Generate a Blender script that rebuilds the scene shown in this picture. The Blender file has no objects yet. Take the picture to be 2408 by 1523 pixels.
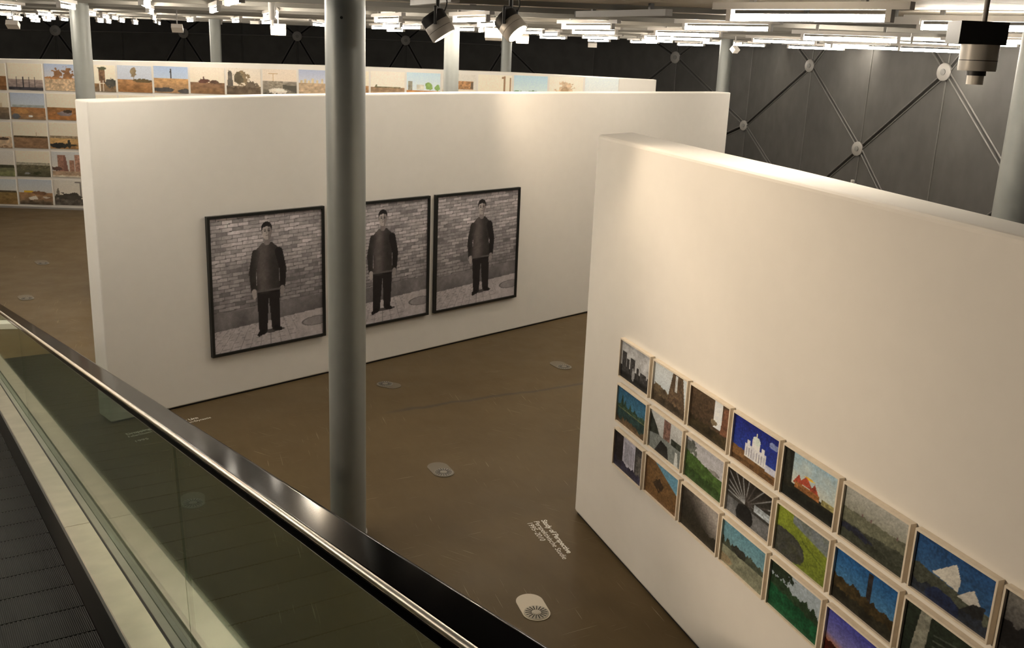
import bpy, math, random
import numpy as np
from mathutils import Vector, Matrix

random.seed(7)
SC = bpy.context.scene
COL = SC.collection

# ------------------------------------------------------------------ camera, world, exposure
EYE = 4.55
cam_data = bpy.data.cameras.new('camera')
cam_data.sensor_width = 36.0
cam_data.lens = 34.595
cam_data.clip_end = 200
cam = bpy.data.objects.new('camera', cam_data)
COL.objects.link(cam)
# world-from-camera rotation (x right, y up, z back) from the vanishing point of the verticals
_d = Vector(((870 - 1204) / 2314, (9000 - 761.5) / 2314, 1)).normalized()
_up = -_d
_fh = (Vector((0, 0, 1)) - _up * _up.z).normalized()
_rt = _fh.cross(_up)
_R = Matrix((_rt, _fh, _up))                       # world = R @ (right, down, forward)
cam.matrix_world = Matrix.Translation((0, 0, EYE)) @ (_R @ Matrix(((1, 0, 0), (0, -1, 0), (0, 0, -1)))).to_4x4()
SC.camera = cam

world = bpy.data.worlds.new('world')
SC.world = world
world.use_nodes = True
world.node_tree.nodes['Background'].inputs[0].default_value = (0.8, 0.85, 0.9, 1)
world.node_tree.nodes['Background'].inputs[1].default_value = 0.004

SC.view_settings.view_transform = 'Standard'
SC.view_settings.look = 'None'
SC.view_settings.gamma = 1
SC.view_settings.use_curve_mapping = False
SC.view_settings.exposure = 1.9
SC.cycles.max_bounces = 7
SC.cycles.diffuse_bounces = 4
SC.cycles.glossy_bounces = 4
SC.cycles.transparent_max_bounces = 12
SC.cycles.sample_clamp_indirect = 4
SC.cycles.use_denoising = True
SC.cycles.caustics_reflective = False
SC.cycles.caustics_refractive = False

TUBE_COLOR, TUBE_POWER = (1.0, 0.90, 0.76), 26.0
SPOT_COLOR = (1.0, 0.79, 0.56)
SPOT_POWER = 1.0                                   # multiplies every spotlight

# ------------------------------------------------------------------ materials
def nodes_of(name):
    m = bpy.data.materials.new(name)
    m.use_nodes = True
    nt = m.node_tree
    return m, nt, nt.nodes['Principled BSDF']

def N(nt, kind, **kw):
    n = nt.nodes.new(kind)
    for k, v in kw.items():
        setattr(n, k, v)
    return n

def plain(name, col, rough=0.5, metal=0.0, spec=0.5, grain=0.0, scale=30, bump=0.0):
    """One colour, broken up by a little noise in tone and relief."""
    m, nt, b = nodes_of(name)
    b.inputs['Roughness'].default_value = rough
    b.inputs['Metallic'].default_value = metal
    b.inputs['Specular IOR Level'].default_value = spec
    tc = N(nt, 'ShaderNodeTexCoord')
    no = N(nt, 'ShaderNodeTexNoise')
    no.inputs['Scale'].default_value = scale
    no.inputs['Detail'].default_value = 4
    nt.links.new(tc.outputs['Object'], no.inputs['Vector'])
    r = N(nt, 'ShaderNodeValToRGB')
    r.color_ramp.elements[0].position, r.color_ramp.elements[1].position = 0.3, 0.7
    r.color_ramp.elements[0].color = (*[c * (1 - grain) for c in col], 1)
    r.color_ramp.elements[1].color = (*[min(1, c * (1 + grain)) for c in col], 1)
    nt.links.new(no.outputs['Fac'], r.inputs['Fac'])
    nt.links.new(r.outputs['Color'], b.inputs['Base Color'])
    if bump:
        bp = N(nt, 'ShaderNodeBump')
        bp.inputs['Strength'].default_value = bump
        bp.inputs['Distance'].default_value = 0.01
        nt.links.new(no.outputs['Fac'], bp.inputs['Height'])
        nt.links.new(bp.outputs['Normal'], b.inputs['Normal'])
    return m

def glow(name, col, power):
    m, nt, b = nodes_of(name)
    b.inputs['Base Color'].default_value = (0.9, 0.9, 0.9, 1)
    b.inputs['Emission Color'].default_value = (*col, 1)
    b.inputs['Emission Strength'].default_value = power
    return m

def glass_mat():
    m = bpy.data.materials.new('green_glass')
    m.use_nodes = True
    nt = m.node_tree
    nt.nodes.remove(nt.nodes['Principled BSDF'])
    out = nt.nodes['Material Output']
    geo = N(nt, 'ShaderNodeNewGeometry')
    mx = N(nt, 'ShaderNodeMix', data_type='FLOAT')
    mx.inputs[2].default_value, mx.inputs[3].default_value = 1.5, 1 / 1.5
    nt.links.new(geo.outputs['Backfacing'], mx.inputs[0])
    fr = N(nt, 'ShaderNodeFresnel')
    nt.links.new(mx.outputs[0], fr.inputs['IOR'])
    tr = N(nt, 'ShaderNodeBsdfTransparent')
    tr.inputs['Color'].default_value = (0.78, 0.85, 0.78, 1)
    gl = N(nt, 'ShaderNodeBsdfGlossy')
    gl.inputs['Roughness'].default_value = 0.03
    gl.inputs['Color'].default_value = (0.94, 1.0, 0.93, 1)
    ms = N(nt, 'ShaderNodeMixShader')
    nt.links.new(fr.outputs['Fac'], ms.inputs['Fac'])
    nt.links.new(tr.outputs[0], ms.inputs[1])
    nt.links.new(gl.outputs[0], ms.inputs[2])
    nt.links.new(ms.outputs[0], out.inputs['Surface'])
    return m

def floor_mat():
    m, nt, b = nodes_of('brown_floor')
    tc = N(nt, 'ShaderNodeTexCoord')
    def noise(scale, sx=1, sy=1, rz=0, detail=5):
        mp = N(nt, 'ShaderNodeMapping', vector_type='TEXTURE')
        mp.inputs['Scale'].default_value = (1 / sx, 1 / sy, 1)
        mp.inputs['Rotation'].default_value = (0, 0, rz)
        nt.links.new(tc.outputs['Object'], mp.inputs['Vector'])
        n = N(nt, 'ShaderNodeTexNoise')
        n.inputs['Scale'].default_value = scale
        n.inputs['Detail'].default_value = detail
        nt.links.new(mp.outputs['Vector'], n.inputs['Vector'])
        return n.outputs['Fac']
    def ramp(fac, p0, c0, p1, c1):
        r = N(nt, 'ShaderNodeValToRGB')
        r.color_ramp.elements[0].position, r.color_ramp.elements[1].position = p0, p1
        r.color_ramp.elements[0].color, r.color_ramp.elements[1].color = (*c0, 1), (*c1, 1)
        nt.links.new(fac, r.inputs['Fac'])
        return r.outputs['Color']
    def mix(fac, a, bcol, mode='MIX'):
        x = N(nt, 'ShaderNodeMix', data_type='RGBA', blend_type=mode)
        if isinstance(fac, float):
            x.inputs[0].default_value = fac
        else:
            nt.links.new(fac, x.inputs[0])
        nt.links.new(a, x.inputs[6])
        if isinstance(bcol, tuple):
            x.inputs[7].default_value = (*bcol, 1)
        else:
            nt.links.new(bcol, x.inputs[7])
        return x.outputs[2]
    base = ramp(noise(0.9), 0.3, FLOOR_A, 0.7, FLOOR_B)
    fine = ramp(noise(14, 1, 0.3, 0.4), 0.3, (0.93, 0.93, 0.93), 0.7, (1, 1, 1))
    col = mix(1.0, base, fine, 'MULTIPLY')
    # pale scratches: thin stretched noise in three directions, kept to sparse patches
    for rz, sc in ((0.5, 0.8), (1.9, 0.7), (2.6, 0.9)):
        s = ramp(noise(sc * 6, 0.35, 14, rz, 2), 0.685, (0, 0, 0), 0.70, (1, 1, 1))
        p = ramp(noise(0.8, 1, 1, rz), 0.52, (0, 0, 0), 0.60, (0.5, 0.5, 0.5))
        col = mix(mix(1.0, s, p, 'MULTIPLY'), col, (0.30, 0.25, 0.17))
    # long dark scuff on the floor before the big partition
    A, B = Vector((-1.65, 11.74)), Vector((1.25, 13.38))
    d = (B - A).normalized()
    mp = N(nt, 'ShaderNodeMapping', vector_type='TEXTURE')
    mp.inputs['Location'].default_value = (A.x, A.y, 0)
    mp.inputs['Rotation'].default_value = (0, 0, math.atan2(d.y, d.x))
    nt.links.new(tc.outputs['Object'], mp.inputs['Vector'])
    sx = N(nt, 'ShaderNodeSeparateXYZ')
    nt.links.new(mp.outputs['Vector'], sx.inputs[0])
    wob = N(nt, 'ShaderNodeMath', operation='MULTIPLY_ADD')
    nt.links.new(noise(1.2), wob.inputs[0])
    wob.inputs[1].default_value = 0.35
    nt.links.new(sx.outputs['Y'], wob.inputs[2])
    off = N(nt, 'ShaderNodeMath', operation='ADD')
    nt.links.new(wob.outputs[0], off.inputs[0])
    off.inputs[1].default_value = -0.175
    ab = N(nt, 'ShaderNodeMath', operation='ABSOLUTE')
    nt.links.new(off.outputs[0], ab.inputs[0])
    across = ramp(ab.outputs[0], 0.01, (1, 1, 1), 0.06, (0, 0, 0))
    along = ramp(sx.outputs['X'], 0.0, (0, 0, 0), 0.4, (1, 1, 1))
    along2 = N(nt, 'ShaderNodeMath', operation='LESS_THAN')
    nt.links.new(sx.outputs['X'], along2.inputs[0])
    along2.inputs[1].default_value = 3.6
    k = mix(1.0, across, along, 'MULTIPLY')
    k = mix(1.0, k, along2.outputs[0], 'MULTIPLY')
    k = mix(1.0, k, (0.75, 0.75, 0.75), 'MULTIPLY')
    col = mix(k, col, (0.055, 0.05, 0.042))
    nt.links.new(col, b.inputs['Base Color'])
    rr = ramp(noise(2.5), 0.3, (0.36, 0.36, 0.36), 0.7, (0.46, 0.46, 0.46))
    nt.links.new(rr, b.inputs['Roughness'])
    b.inputs['Specular IOR Level'].default_value = 0.05
    return m

def tread_mat():
    m, nt, b = nodes_of('grooved_dark_tread')
    tc = N(nt, 'ShaderNodeTexCoord')
    wv = N(nt, 'ShaderNodeTexWave', wave_type='BANDS', bands_direction='X')
    wv.inputs['Scale'].default_value = 40.0
    wv.inputs['Distortion'].default_value = 0.0
    nt.links.new(tc.outputs['Object'], wv.inputs['Vector'])
    no = N(nt, 'ShaderNodeTexNoise')
    no.inputs['Scale'].default_value = 9
    nt.links.new(tc.outputs['Object'], no.inputs['Vector'])
    r = N(nt, 'ShaderNodeValToRGB')
    r.color_ramp.elements[0].color, r.color_ramp.elements[1].color = (0.005, 0.0052, 0.004, 1), (0.0165, 0.017, 0.013, 1)
    nt.links.new(wv.outputs['Fac'], r.inputs['Fac'])
    mx = N(nt, 'ShaderNodeMix', data_type='RGBA', blend_type='MULTIPLY')
    mx.inputs[0].default_value = 0.5
    nt.links.new(r.outputs['Color'], mx.inputs[6])
    nt.links.new(no.outputs['Fac'], mx.inputs[7])
    nt.links.new(mx.outputs[2], b.inputs['Base Color'])
    bp = N(nt, 'ShaderNodeBump')
    bp.inputs['Strength'].default_value, bp.inputs['Distance'].default_value = 0.5, 0.002
    nt.links.new(wv.outputs['Fac'], bp.inputs['Height'])
    nt.links.new(bp.outputs['Normal'], b.inputs['Normal'])
    b.inputs['Roughness'].default_value = 0.55
    b.inputs['Specular IOR Level'].default_value = 0.12
    return m

FLOOR_A, FLOOR_B = (0.097, 0.070, 0.037), (0.117, 0.086, 0.047)
M = {
    'floor': floor_mat(),
    'plaster': plain('white_plaster', (0.80, 0.775, 0.73), 0.75, grain=0.012, scale=6, bump=0.03, spec=0.25),
    'shadow_gap': plain('dark_recess', (0.012, 0.011, 0.010), 0.8),
    'paper': plain('print_margin', (0.78, 0.75, 0.70), 0.7),
    'fabric': plain('grey_mesh_fabric', (0.062, 0.061, 0.058), 0.85, grain=0.12, scale=2.2, bump=0.05, spec=0.2),
    'backing': plain('dark_backing', (0.025, 0.025, 0.024), 0.9, spec=0.1),
    'disc': plain('pale_grey_disc', (0.19, 0.182, 0.172), 0.5),
    'seam': plain('grey_seam', (0.078, 0.076, 0.072), 0.6),
    'ceiling': plain('ceiling_mesh_metal', (0.60, 0.55, 0.47), 0.6, grain=0.16, scale=1.6, spec=0.2),
    'ceiling_dark': plain('ceiling_void', (0.03, 0.028, 0.025), 0.8),
    'rail': plain('grey_ceiling_rail', (0.20, 0.19, 0.17), 0.6),
    'trunking': plain('grey_trunking', (0.30, 0.29, 0.28), 0.5),
    'steel': plain('grey_painted_steel', (0.27, 0.285, 0.275), 0.42, metal=0.25, grain=0.03, scale=8),
    'black': plain('black_metal', (0.012, 0.012, 0.013), 0.5),
    'silver': plain('silver_lamp_body', (0.52, 0.50, 0.47), 0.4, metal=0.1),
    'white': plain('white_lamp_box', (0.75, 0.72, 0.68), 0.5),
    'black_frame': plain('black_stained_frame', (0.012, 0.013, 0.012), 0.35),
    'cream_frame': plain('cream_wood_frame', (0.78, 0.70, 0.58), 0.55, grain=0.06, scale=25),
    'aluminium': plain('brushed_aluminium', (0.82, 0.75, 0.64), 0.30, metal=0.8, grain=0.08, scale=6),
    'clamp': plain('green_grey_glass_clamp', (0.30, 0.305, 0.255), 0.4, metal=0.3, grain=0.06, scale=8),
    'gasket': plain('black_rubber_gasket', (0.015, 0.015, 0.014), 0.6),
    'rubber': plain('black_handrail_rubber', (0.009, 0.007, 0.006), 0.10, grain=0.2, scale=12, spec=0.03),
    'tread': tread_mat(),
    'tread_edge': plain('worn_tread_edge', (0.075, 0.072, 0.06), 0.6, grain=0.3, scale=40),
    'skirt': plain('dark_skirt', (0.03, 0.027, 0.024), 0.45),
    'cladding': plain('grey_cladding', (0.12, 0.12, 0.115), 0.5),
    'letter': plain('white_vinyl_letter', (0.80, 0.78, 0.72), 0.6),
    'outlet_pale': plain('cream_outlet_plate', (0.56, 0.50, 0.41), 0.5),
    'outlet_brown': plain('brown_grey_outlet_plate', (0.112, 0.092, 0.064), 0.5),
    'outlet_grey': plain('grey_outlet_disc', (0.160, 0.146, 0.118), 0.5),
    'outlet_grey2': plain('pale_grey_outlet_disc', (0.35, 0.32, 0.265), 0.45, metal=0.2),
    'slot': plain('dark_slot', (0.02, 0.019, 0.017), 0.8),
    'glass': glass_mat(),
    'tube': glow('lit_fluorescent_tube', TUBE_COLOR, TUBE_POWER),
    'lens': glow('lit_warm_lens', SPOT_COLOR, 14.0),
    'frost': plain('frosted_lens', (0.82, 0.78, 0.72), 0.4),
}

def print_mat():
    m, nt, b = nodes_of('photographic_print')
    at = N(nt, 'ShaderNodeAttribute', attribute_name='Col')
    nt.links.new(at.outputs['Color'], b.inputs['Base Color'])
    b.inputs['Roughness'].default_value = 0.45
    b.inputs['Specular IOR Level'].default_value = 0.3
    return m
M['print'] = print_mat()

# ------------------------------------------------------------------ mesh helpers
class MB:
    def __init__(self):
        self.v, self.f = [], []
    def add(self, vs, fs):
        o = len(self.v)
        self.v += [tuple(p) for p in vs]
        self.f += [tuple(i + o for i in f) for f in fs]
        return self
    def box(self, x0, x1, y0, y1, z0, z1, mat=None):
        vs = [(x, y, z) for z in (z0, z1) for y in (y0, y1) for x in (x0, x1)]
        if mat is not None:
            vs = [mat @ Vector(p) for p in vs]
        return self.add(vs, [(0, 2, 3, 1), (4, 5, 7, 6), (0, 1, 5, 4), (2, 6, 7, 3), (0, 4, 6, 2), (1, 3, 7, 5)])
    def cyl(self, p0, p1, r, n=16, r1=None, caps=True):
        p0, p1 = Vector(p0), Vector(p1)
        r1 = r if r1 is None else r1
        ax = (p1 - p0).normalized()
        a = ax.orthogonal().normalized()
        b = ax.cross(a)
        vs = []
        for p, q in ((p0, r), (p1, r1)):
            vs += [p + (a * math.cos(2 * math.pi * i / n) + b * math.sin(2 * math.pi * i / n)) * q for i in range(n)]
        fs = [(i, (i + 1) % n, n + (i + 1) % n, n + i) for i in range(n)]
        if caps:
            fs += [tuple(reversed(range(n))), tuple(range(n, 2 * n))]
        return self.add(vs, fs)
    def lathe(self, prof, n=24):
        """prof: (radius, z) from bottom to top, closed at both ends."""
        vs, fs = [], []
        for r, z in prof:
            vs += [(r * math.cos(2 * math.pi * i / n), r * math.sin(2 * math.pi * i / n), z) for i in range(n)]
        for k in range(len(prof) - 1):
            fs += [(k * n + i, k * n + (i + 1) % n, (k + 1) * n + (i + 1) % n, (k + 1) * n + i) for i in range(n)]
        fs += [tuple(reversed(range(n))), tuple(range((len(prof) - 1) * n, len(prof) * n))]
        return self.add(vs, fs)
    def prism(self, poly, z0, z1):
        """poly: counter-clockwise (x, y) list, extruded in z."""
        n = len(poly)
        vs = [(x, y, z0) for x, y in poly] + [(x, y, z1) for x, y in poly]
        fs = [tuple(reversed(range(n))), tuple(range(n, 2 * n))]
        fs += [(i, (i + 1) % n, n + (i + 1) % n, n + i) for i in range(n)]
        return self.add(vs, fs)
    def sweep(self, prof, path, closed=True):
        """prof: list of (a, b); path: list of functions mapping (a, b) to a point."""
        n = len(prof)
        vs = [p(a, b) for p in path for a, b in prof]
        fs = []
        for k in range(len(path) - 1):
            fs += [(k * n + i, k * n + (i + 1) % n, (k + 1) * n + (i + 1) % n, (k + 1) * n + i) for i in range(n)]
        fs += [tuple(reversed(range(n))), tuple(range((len(path) - 1) * n, len(path) * n))]
        return self.add(vs, fs)
    def mesh(self, name, mat, smooth=False):
        me = bpy.data.meshes.new(name)
        me.from_pydata(self.v, [], self.f)
        me.materials.append(mat)
        if smooth:
            me.polygons.foreach_set('use_smooth', [True] * len(me.polygons))
            me.set_sharp_from_angle(angle=math.radians(40))
        me.update()
        return me
    def build(self, name, mat, parent=None, smooth=False, loc=None, rz=None):
        o = link(name, self.mesh(name, mat, smooth), parent)
        if loc:
            o.location = loc
        if rz:
            o.rotation_euler.z = rz
        return o

def link(name, data, parent=None, matrix=None):
    o = bpy.data.objects.new(name, data)
    COL.objects.link(o)
    if parent is not None:
        o.parent = parent
    if matrix is not None:
        o.matrix_local = matrix
    return o

def tag(o, label=None, cat=None, group=None, kind=None):
    for k, v in (('label', label), ('category', cat), ('group', group), ('kind', kind)):
        if v:
            o[k] = v
    return o

def empty(name, loc, label=None, cat=None, group=None, rz=0.0, kind=None):
    o = bpy.data.objects.new(name, None)
    COL.objects.link(o)
    o.empty_display_size = 0.2
    o.location = loc
    o.rotation_euler.z = rz
    return tag(o, label, cat, group, kind)

def bevel(o, w=0.01, seg=3):
    md = o.modifiers.new('bevel', 'BEVEL')
    md.width, md.segments, md.limit_method = w, seg, 'ANGLE'
    return o

# ------------------------------------------------------------------ setting: floor
fl = MB().box(-36, 18, -8, 47, -0.12, 0).build('floor', M['floor'])
tag(fl, 'brown sealed floor with faint pale scratches and one long dark scuff', 'floor', kind='structure')

# ------------------------------------------------------------------ setting: partitions
DM = Vector((0.7065, 0.7077, 0)); RZ_M = math.atan2(DM.y, DM.x); NM = Vector((DM.y, -DM.x, 0))
OM = Vector((-4.244, 11.552, 0))                       # origin of the big partition's own coordinates
DR = Vector((0.346, -0.938, 0)).normalized(); RZ_R = math.atan2(DR.y, DR.x); NR = Vector((DR.y, -DR.x, 0))
OR_ = Vector((0.713, 9.175, 0))
RZ_F = math.radians(2.0); DF = Vector((math.cos(RZ_F), math.sin(RZ_F), 0)); NF = Vector((DF.y, -DF.x, 0))
OF = Vector((-13.5, 25.5, 0))

def wall(name, origin, rz, stations, label, gap=0.022, round_=0.02):
    """stations: (s, front offset, thickness, top height); local x along the wall, -y towards the viewer."""
    root = empty(name, origin, label, 'partition', rz=rz, kind='structure')
    mb = MB()
    n = len(stations)
    vs, fs = [], []
    for s0, s1, t, top in stations:
        vs += [(s0, 0, gap), (s0, 0, top), (s1, t, top), (s1, t, gap)]
    for k in range(n - 1):
        fs += [(k * 4 + i, k * 4 + (i + 1) % 4, k * 4 + 4 + (i + 1) % 4, k * 4 + 4 + i) for i in range(4)]
    fs += [(3, 2, 1, 0), tuple((n - 1) * 4 + i for i in range(4))]
    body = mb.add(vs, [tuple(reversed(f)) for f in fs]).build('wall_body', M['plaster'], root)
    bevel(body, round_, 3)
    s0, s1, t, _ = stations[0]
    e0, e1, te, _ = stations[-1]
    MB().add([(s0 + .03, .025, 0), (e0 - .03, .025, 0), (e1 - .03, te - .025, 0), (s1 + .03, t - .025, 0),
              (s0 + .03, .025, gap + .004), (e0 - .03, .025, gap + .004), (e1 - .03, te - .025, gap + .004), (s1 + .03, t - .025, gap + .004)],
             [(3, 2, 1, 0), (4, 5, 6, 7), (0, 1, 5, 4), (1, 2, 6, 5), (2, 3, 7, 6), (3, 0, 4, 7)]).build('recessed_base', M['shadow_gap'], root)
    return root

wall('wall_middle', OM, RZ_M, [(-0.745, -0.735, 0.37, 3.80), (1.5, 1.5, 0.37, 3.845), (5.0, 5.0, 0.37, 3.875), (11.84, 11.84, 0.37, 3.865)],
     'long white partition with three framed photographs of brick walls')
wall('wall_right', OR_, RZ_R, [(0.0, -0.28, 0.50, 3.815), (2.5, 2.5, 0.45, 3.80), (7.6, 7.6, 0.22, 3.76)],
     'white partition at right hung with small cream framed photographs', round_=0.035)
wall('wall_far', OF, RZ_F, [(-8.0, -8.0, 0.35, 3.70), (0.35, 0.35, 0.35, 3.775), (4.5, 4.5, 0.35, 3.87), (8.5, 8.5, 0.35, 3.93), (13.2, 13.2, 0.35, 3.94), (16.97, 16.97, 0.35, 3.895)],
     'far white wall covered with rows of landscape photographs', gap=0.03)
MB().box(-8, 16.9, -0.035, -0.005, 0.002, 0.05).build('baseboard_far', M['trunking'], loc=OF, rz=RZ_F)
tag(bpy.data.objects['baseboard_far'], 'thin grey strip along the foot of the far wall', 'baseboard', kind='structure')

# ------------------------------------------------------------------ setting: the curved dark shell behind
EVEN = [(-32.5, 35.8), (-28.1, 37.66), (-22.68, 38.87), (-18.33, 40.0), (-13.89, 41.75), (-9.5, 42.96), (-4.96, 43.22), (-0.71, 41.99), (5.37, 35.6), (7.23, 25.49), (7.50, 18.00), (7.05, 11.0), (5.6, 4.2)]
EVZ = [4.3, 4.3, 4.41, 4.49, 4.59, 4.65, 4.66, 4.62, 4.44, 4.40, 4.43, 4.45, 4.5]
ODD = [(-30.2, 36.9), (-25.4, 38.4), (-20.5, 39.5), (-16.1, 41.0), (-11.7, 42.5), (-7.25, 43.2), (-2.8, 42.9), (2.75, 39.6), (7.01, 31.22), (7.43, 21.77), (7.38, 14.5), (6.4, 7.6)]
ODZ = [.75] * 5 + [.9, 1.1, 1.6, 2.50, 2.72, 2.75, 2.75]
cols = []
for i in range(len(EVEN)):
    cols.append((EVEN[i], [0.0 if i < 8 else 0.9, EVZ[i], 7.6], 'e', EVZ[i]))
    if i < len(ODD):
        cols.append((ODD[i], [0.0, ODZ[i], 6.4], 'o', ODZ[i]))
shell = empty('wall_back', (0, 32, 0), 'dark grey fabric shell curving behind the partitions with pale node discs', 'wall', kind='structure')
SH = Vector((0, 32, 0))
def colnorm(k):
    a, b = cols[max(k - 1, 0)][0], cols[min(k + 1, len(cols) - 1)][0]
    d = Vector((b[0] - a[0], b[1] - a[1], 0)).normalized()
    return Vector((d.y, -d.x, 0))
bk = MB()
for k in range(len(cols) - 1):
    (xa, ya), (xb, yb) = cols[k][0], cols[k + 1][0]
    na, nb = colnorm(k) * -0.30, colnorm(k + 1) * -0.30
    vs = [Vector((xa, ya, 0)) + na, Vector((xb, yb, 0)) + nb, Vector((xb, yb, 7.6)) + nb, Vector((xa, ya, 7.6)) + na]
    bk.add([v - SH for v in vs], [(0, 1, 2, 3)])
bk.build('backing', M['backing'], shell)
def shell_panel(P, thick):
    """triangle of world points with per-edge inset (thick[i] belongs to edge i -> i+1), raised towards the room."""
    P = [Vector(p) for p in P]
    nrm = (P[1] - P[0]).cross(P[2] - P[0]).normalized()
    if nrm.dot(Vector((0, 10, 3)) - P[0]) < 0:
        P = [P[0], P[2], P[1]]; thick = [thick[2], thick[1], thick[0]]; nrm = -nrm
    def inset(extra):
        lines = []
        for i in range(3):
            a, b = P[i], P[(i + 1) % 3]
            inn = nrm.cross((b - a).normalized())
            lines.append((a + inn * (thick[i] + extra), (b - a).normalized()))
        out = []
        for i in range(3):
            (p, d), (q, e) = lines[i - 1], lines[i]
            w = q - p
            c = d.cross(e)
            out.append(p + d * (w.cross(e).dot(c) / c.length_squared))
        return out
    low = [p - nrm * 0.05 for p in inset(0.0)]
    top = [p + nrm * 0.0 for p in inset(0.02)]
    MB().add([v - SH for v in low + top], [(3, 4, 5), (0, 1, 4, 3), (1, 2, 5, 4), (2, 0, 3, 5)]).build('fabric_panel', M['fabric'], shell)
T1, T2 = 0.016, 0.006
for k in range(len(cols) - 1):
    (pa, za, ka, _), (pb, zb, kb, _) = cols[k], cols[k + 1]
    A = [Vector((*pa, z)) for z in za]; B = [Vector((*pb, z)) for z in zb]
    E_, O_ = (A, B) if ka == 'e' else (B, A)
    shell_panel([E_[0], E_[1], O_[1]], [T2, T1, T1])
    shell_panel([O_[1], O_[2], E_[1]], [T2, T1, T1])
    shell_panel([O_[0], O_[1], E_[0]], [T2, T1, T1])
    shell_panel([E_[1], E_[2], O_[2]], [T2, T1, T1])
rod_seen, disc_me, ring_me = set(), MB().lathe([(0.155, 0), (0.155, 0.03), (0.14, 0.04)], 24).mesh('node_disc', M['disc'], True), None
hub_me = MB().lathe([(0.055, 0.0), (0.055, 0.02), (0.03, 0.024)], 16).mesh('hub', M['cladding'], True)
for k, (p, zs, kind, zn) in enumerate(cols):
    n = colnorm(k)
    tc_ = (Vector((0, 0, EYE)) - Vector((*p, zn))).normalized()
    q = (n * .62 + tc_ * .38).normalized().to_track_quat('Z', 'Y').to_matrix().to_4x4()
    d = link('node_disc', disc_me, shell, Matrix.Translation(Vector((*p, zn)) + n * 0.05 - SH) @ q @ Matrix.Scale(1.0 if p[1] < 34 else 1.3, 4))
    link('hub', hub_me, d, Matrix.Translation((0, 0, 0.035)))
    MB().cyl(Vector((*p, zs[0])) + n * .004 - SH, Vector((*p, zs[1] - .16)) + n * .004 - SH, 0.014, 6).build('seam_rod', M['seam'], shell)
    MB().cyl(Vector((*p, zs[1] + .16)) + n * .004 - SH, Vector((*p, zs[2])) + n * .004 - SH, 0.014, 6).build('seam_rod', M['seam'], shell)
for k in range(len(cols) - 1):                         # welts on both sides of every diagonal seam
    (pa, za, ka, _), (pb, zb, kb, _) = cols[k], cols[k + 1]
    A = [Vector((*pa, z)) for z in za]; B = [Vector((*pb, z)) for z in zb]
    E_, O_ = (A, B) if ka == 'e' else (B, A)
    n = ((colnorm(k) + colnorm(k + 1)) * .5).normalized()
    for p_, q_ in ((E_[1], O_[1]), (E_[0], O_[1]), (E_[1], O_[2])):
        d_ = (q_ - p_).normalized()
        side_ = n.cross(d_) * .050
        for sg in (-1, 1):
            MB().cyl(p_ + d_ * .16 + side_ * sg - SH, q_ - d_ * .16 + side_ * sg - SH, .020, 6, caps=False).build('seam_welt', M['seam'], shell)
for i in range(7):                                     # horizontal seam through the upper nodes, left half only
    a, b = Vector((*EVEN[i], EVZ[i])), Vector((*EVEN[i + 1], EVZ[i + 1]))
    n = NF
    MB().cyl(a + n * .02 - SH, b + n * .02 - SH, 0.035, 6).build('seam_rod', M['seam'], shell)

# ------------------------------------------------------------------ setting: ceiling of metal mesh panels
CZ = 5.0
WALK_RZ = math.atan2(0.5314, 0.8471)
WL, WD = Vector((0.8471, 0.5314, 0)), Vector((-0.5314, 0.8471, 0))
def over_walkway(x, y):
    p = Vector((x, y, 0))
    return -2.9 < p.dot(WL) < 3.5 and p.dot(WD) < 8.0
ceil = empty('ceiling', (0, 12, CZ), 'ceiling of pale metal mesh panels with dark joints', 'ceiling', kind='structure')
slab = MB()
small = {}
pan = MB().box(-1.76, 1.76, -0.845, 0.845, 0.0, 0.03).mesh('ceiling_panel', M['ceiling'])
for j in range(21):
    y0 = -5.9 + j * 1.8
    for i in range(11):
        x0 = -20.4 + i * 3.6 + (1.8 if j % 2 else 0)
        cx, cy = x0 + 1.8, y0 + 0.9
        if cy < 10 and cx > -9 and cx < 9:              # shorter pieces round the opening over the walkway
            for q in range(8):
                px = x0 + .45 * q + .225
                for py in (y0 + .45, y0 + 1.35):
                    if not over_walkway(px, py):
                        slab.box(px - .23, px + .23, py - 12.455, py - 11.545, 0.07, 0.16)
                        small.setdefault((i, j), MB()).box(px - .224 - cx, px + .224 - cx, py - .44 - cy, py + .44 - cy, 0, .03)
            if (i, j) in small:
                small[(i, j)].build('ceiling_panel', M['ceiling'], ceil, loc=(cx, cy - 12, 0))
            continue
        if cx > 16 or (cy > 16 and cx > 9.5) or (cy < 4 and cx < -9):
            continue
        slab.box(x0 - .01, x0 + 3.61, y0 - 12.01, y0 + 1.81 - 12, 0.07, 0.16)
        link('ceiling_panel', pan, ceil, Matrix.Translation((cx, cy - 12, random.uniform(0, .012))))
slab.build('slab', M['ceiling_dark'], ceil)
for j in range(9, 22):
    y0 = -5.9 + j * 1.8
    x1 = 9.4 if y0 > 16 else 15.5
    MB().box(-20.3, x1, y0 - 12 - .035, y0 - 12 + .035, -.05, .045).build('joint_rail', M['rail'], ceil)

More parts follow.
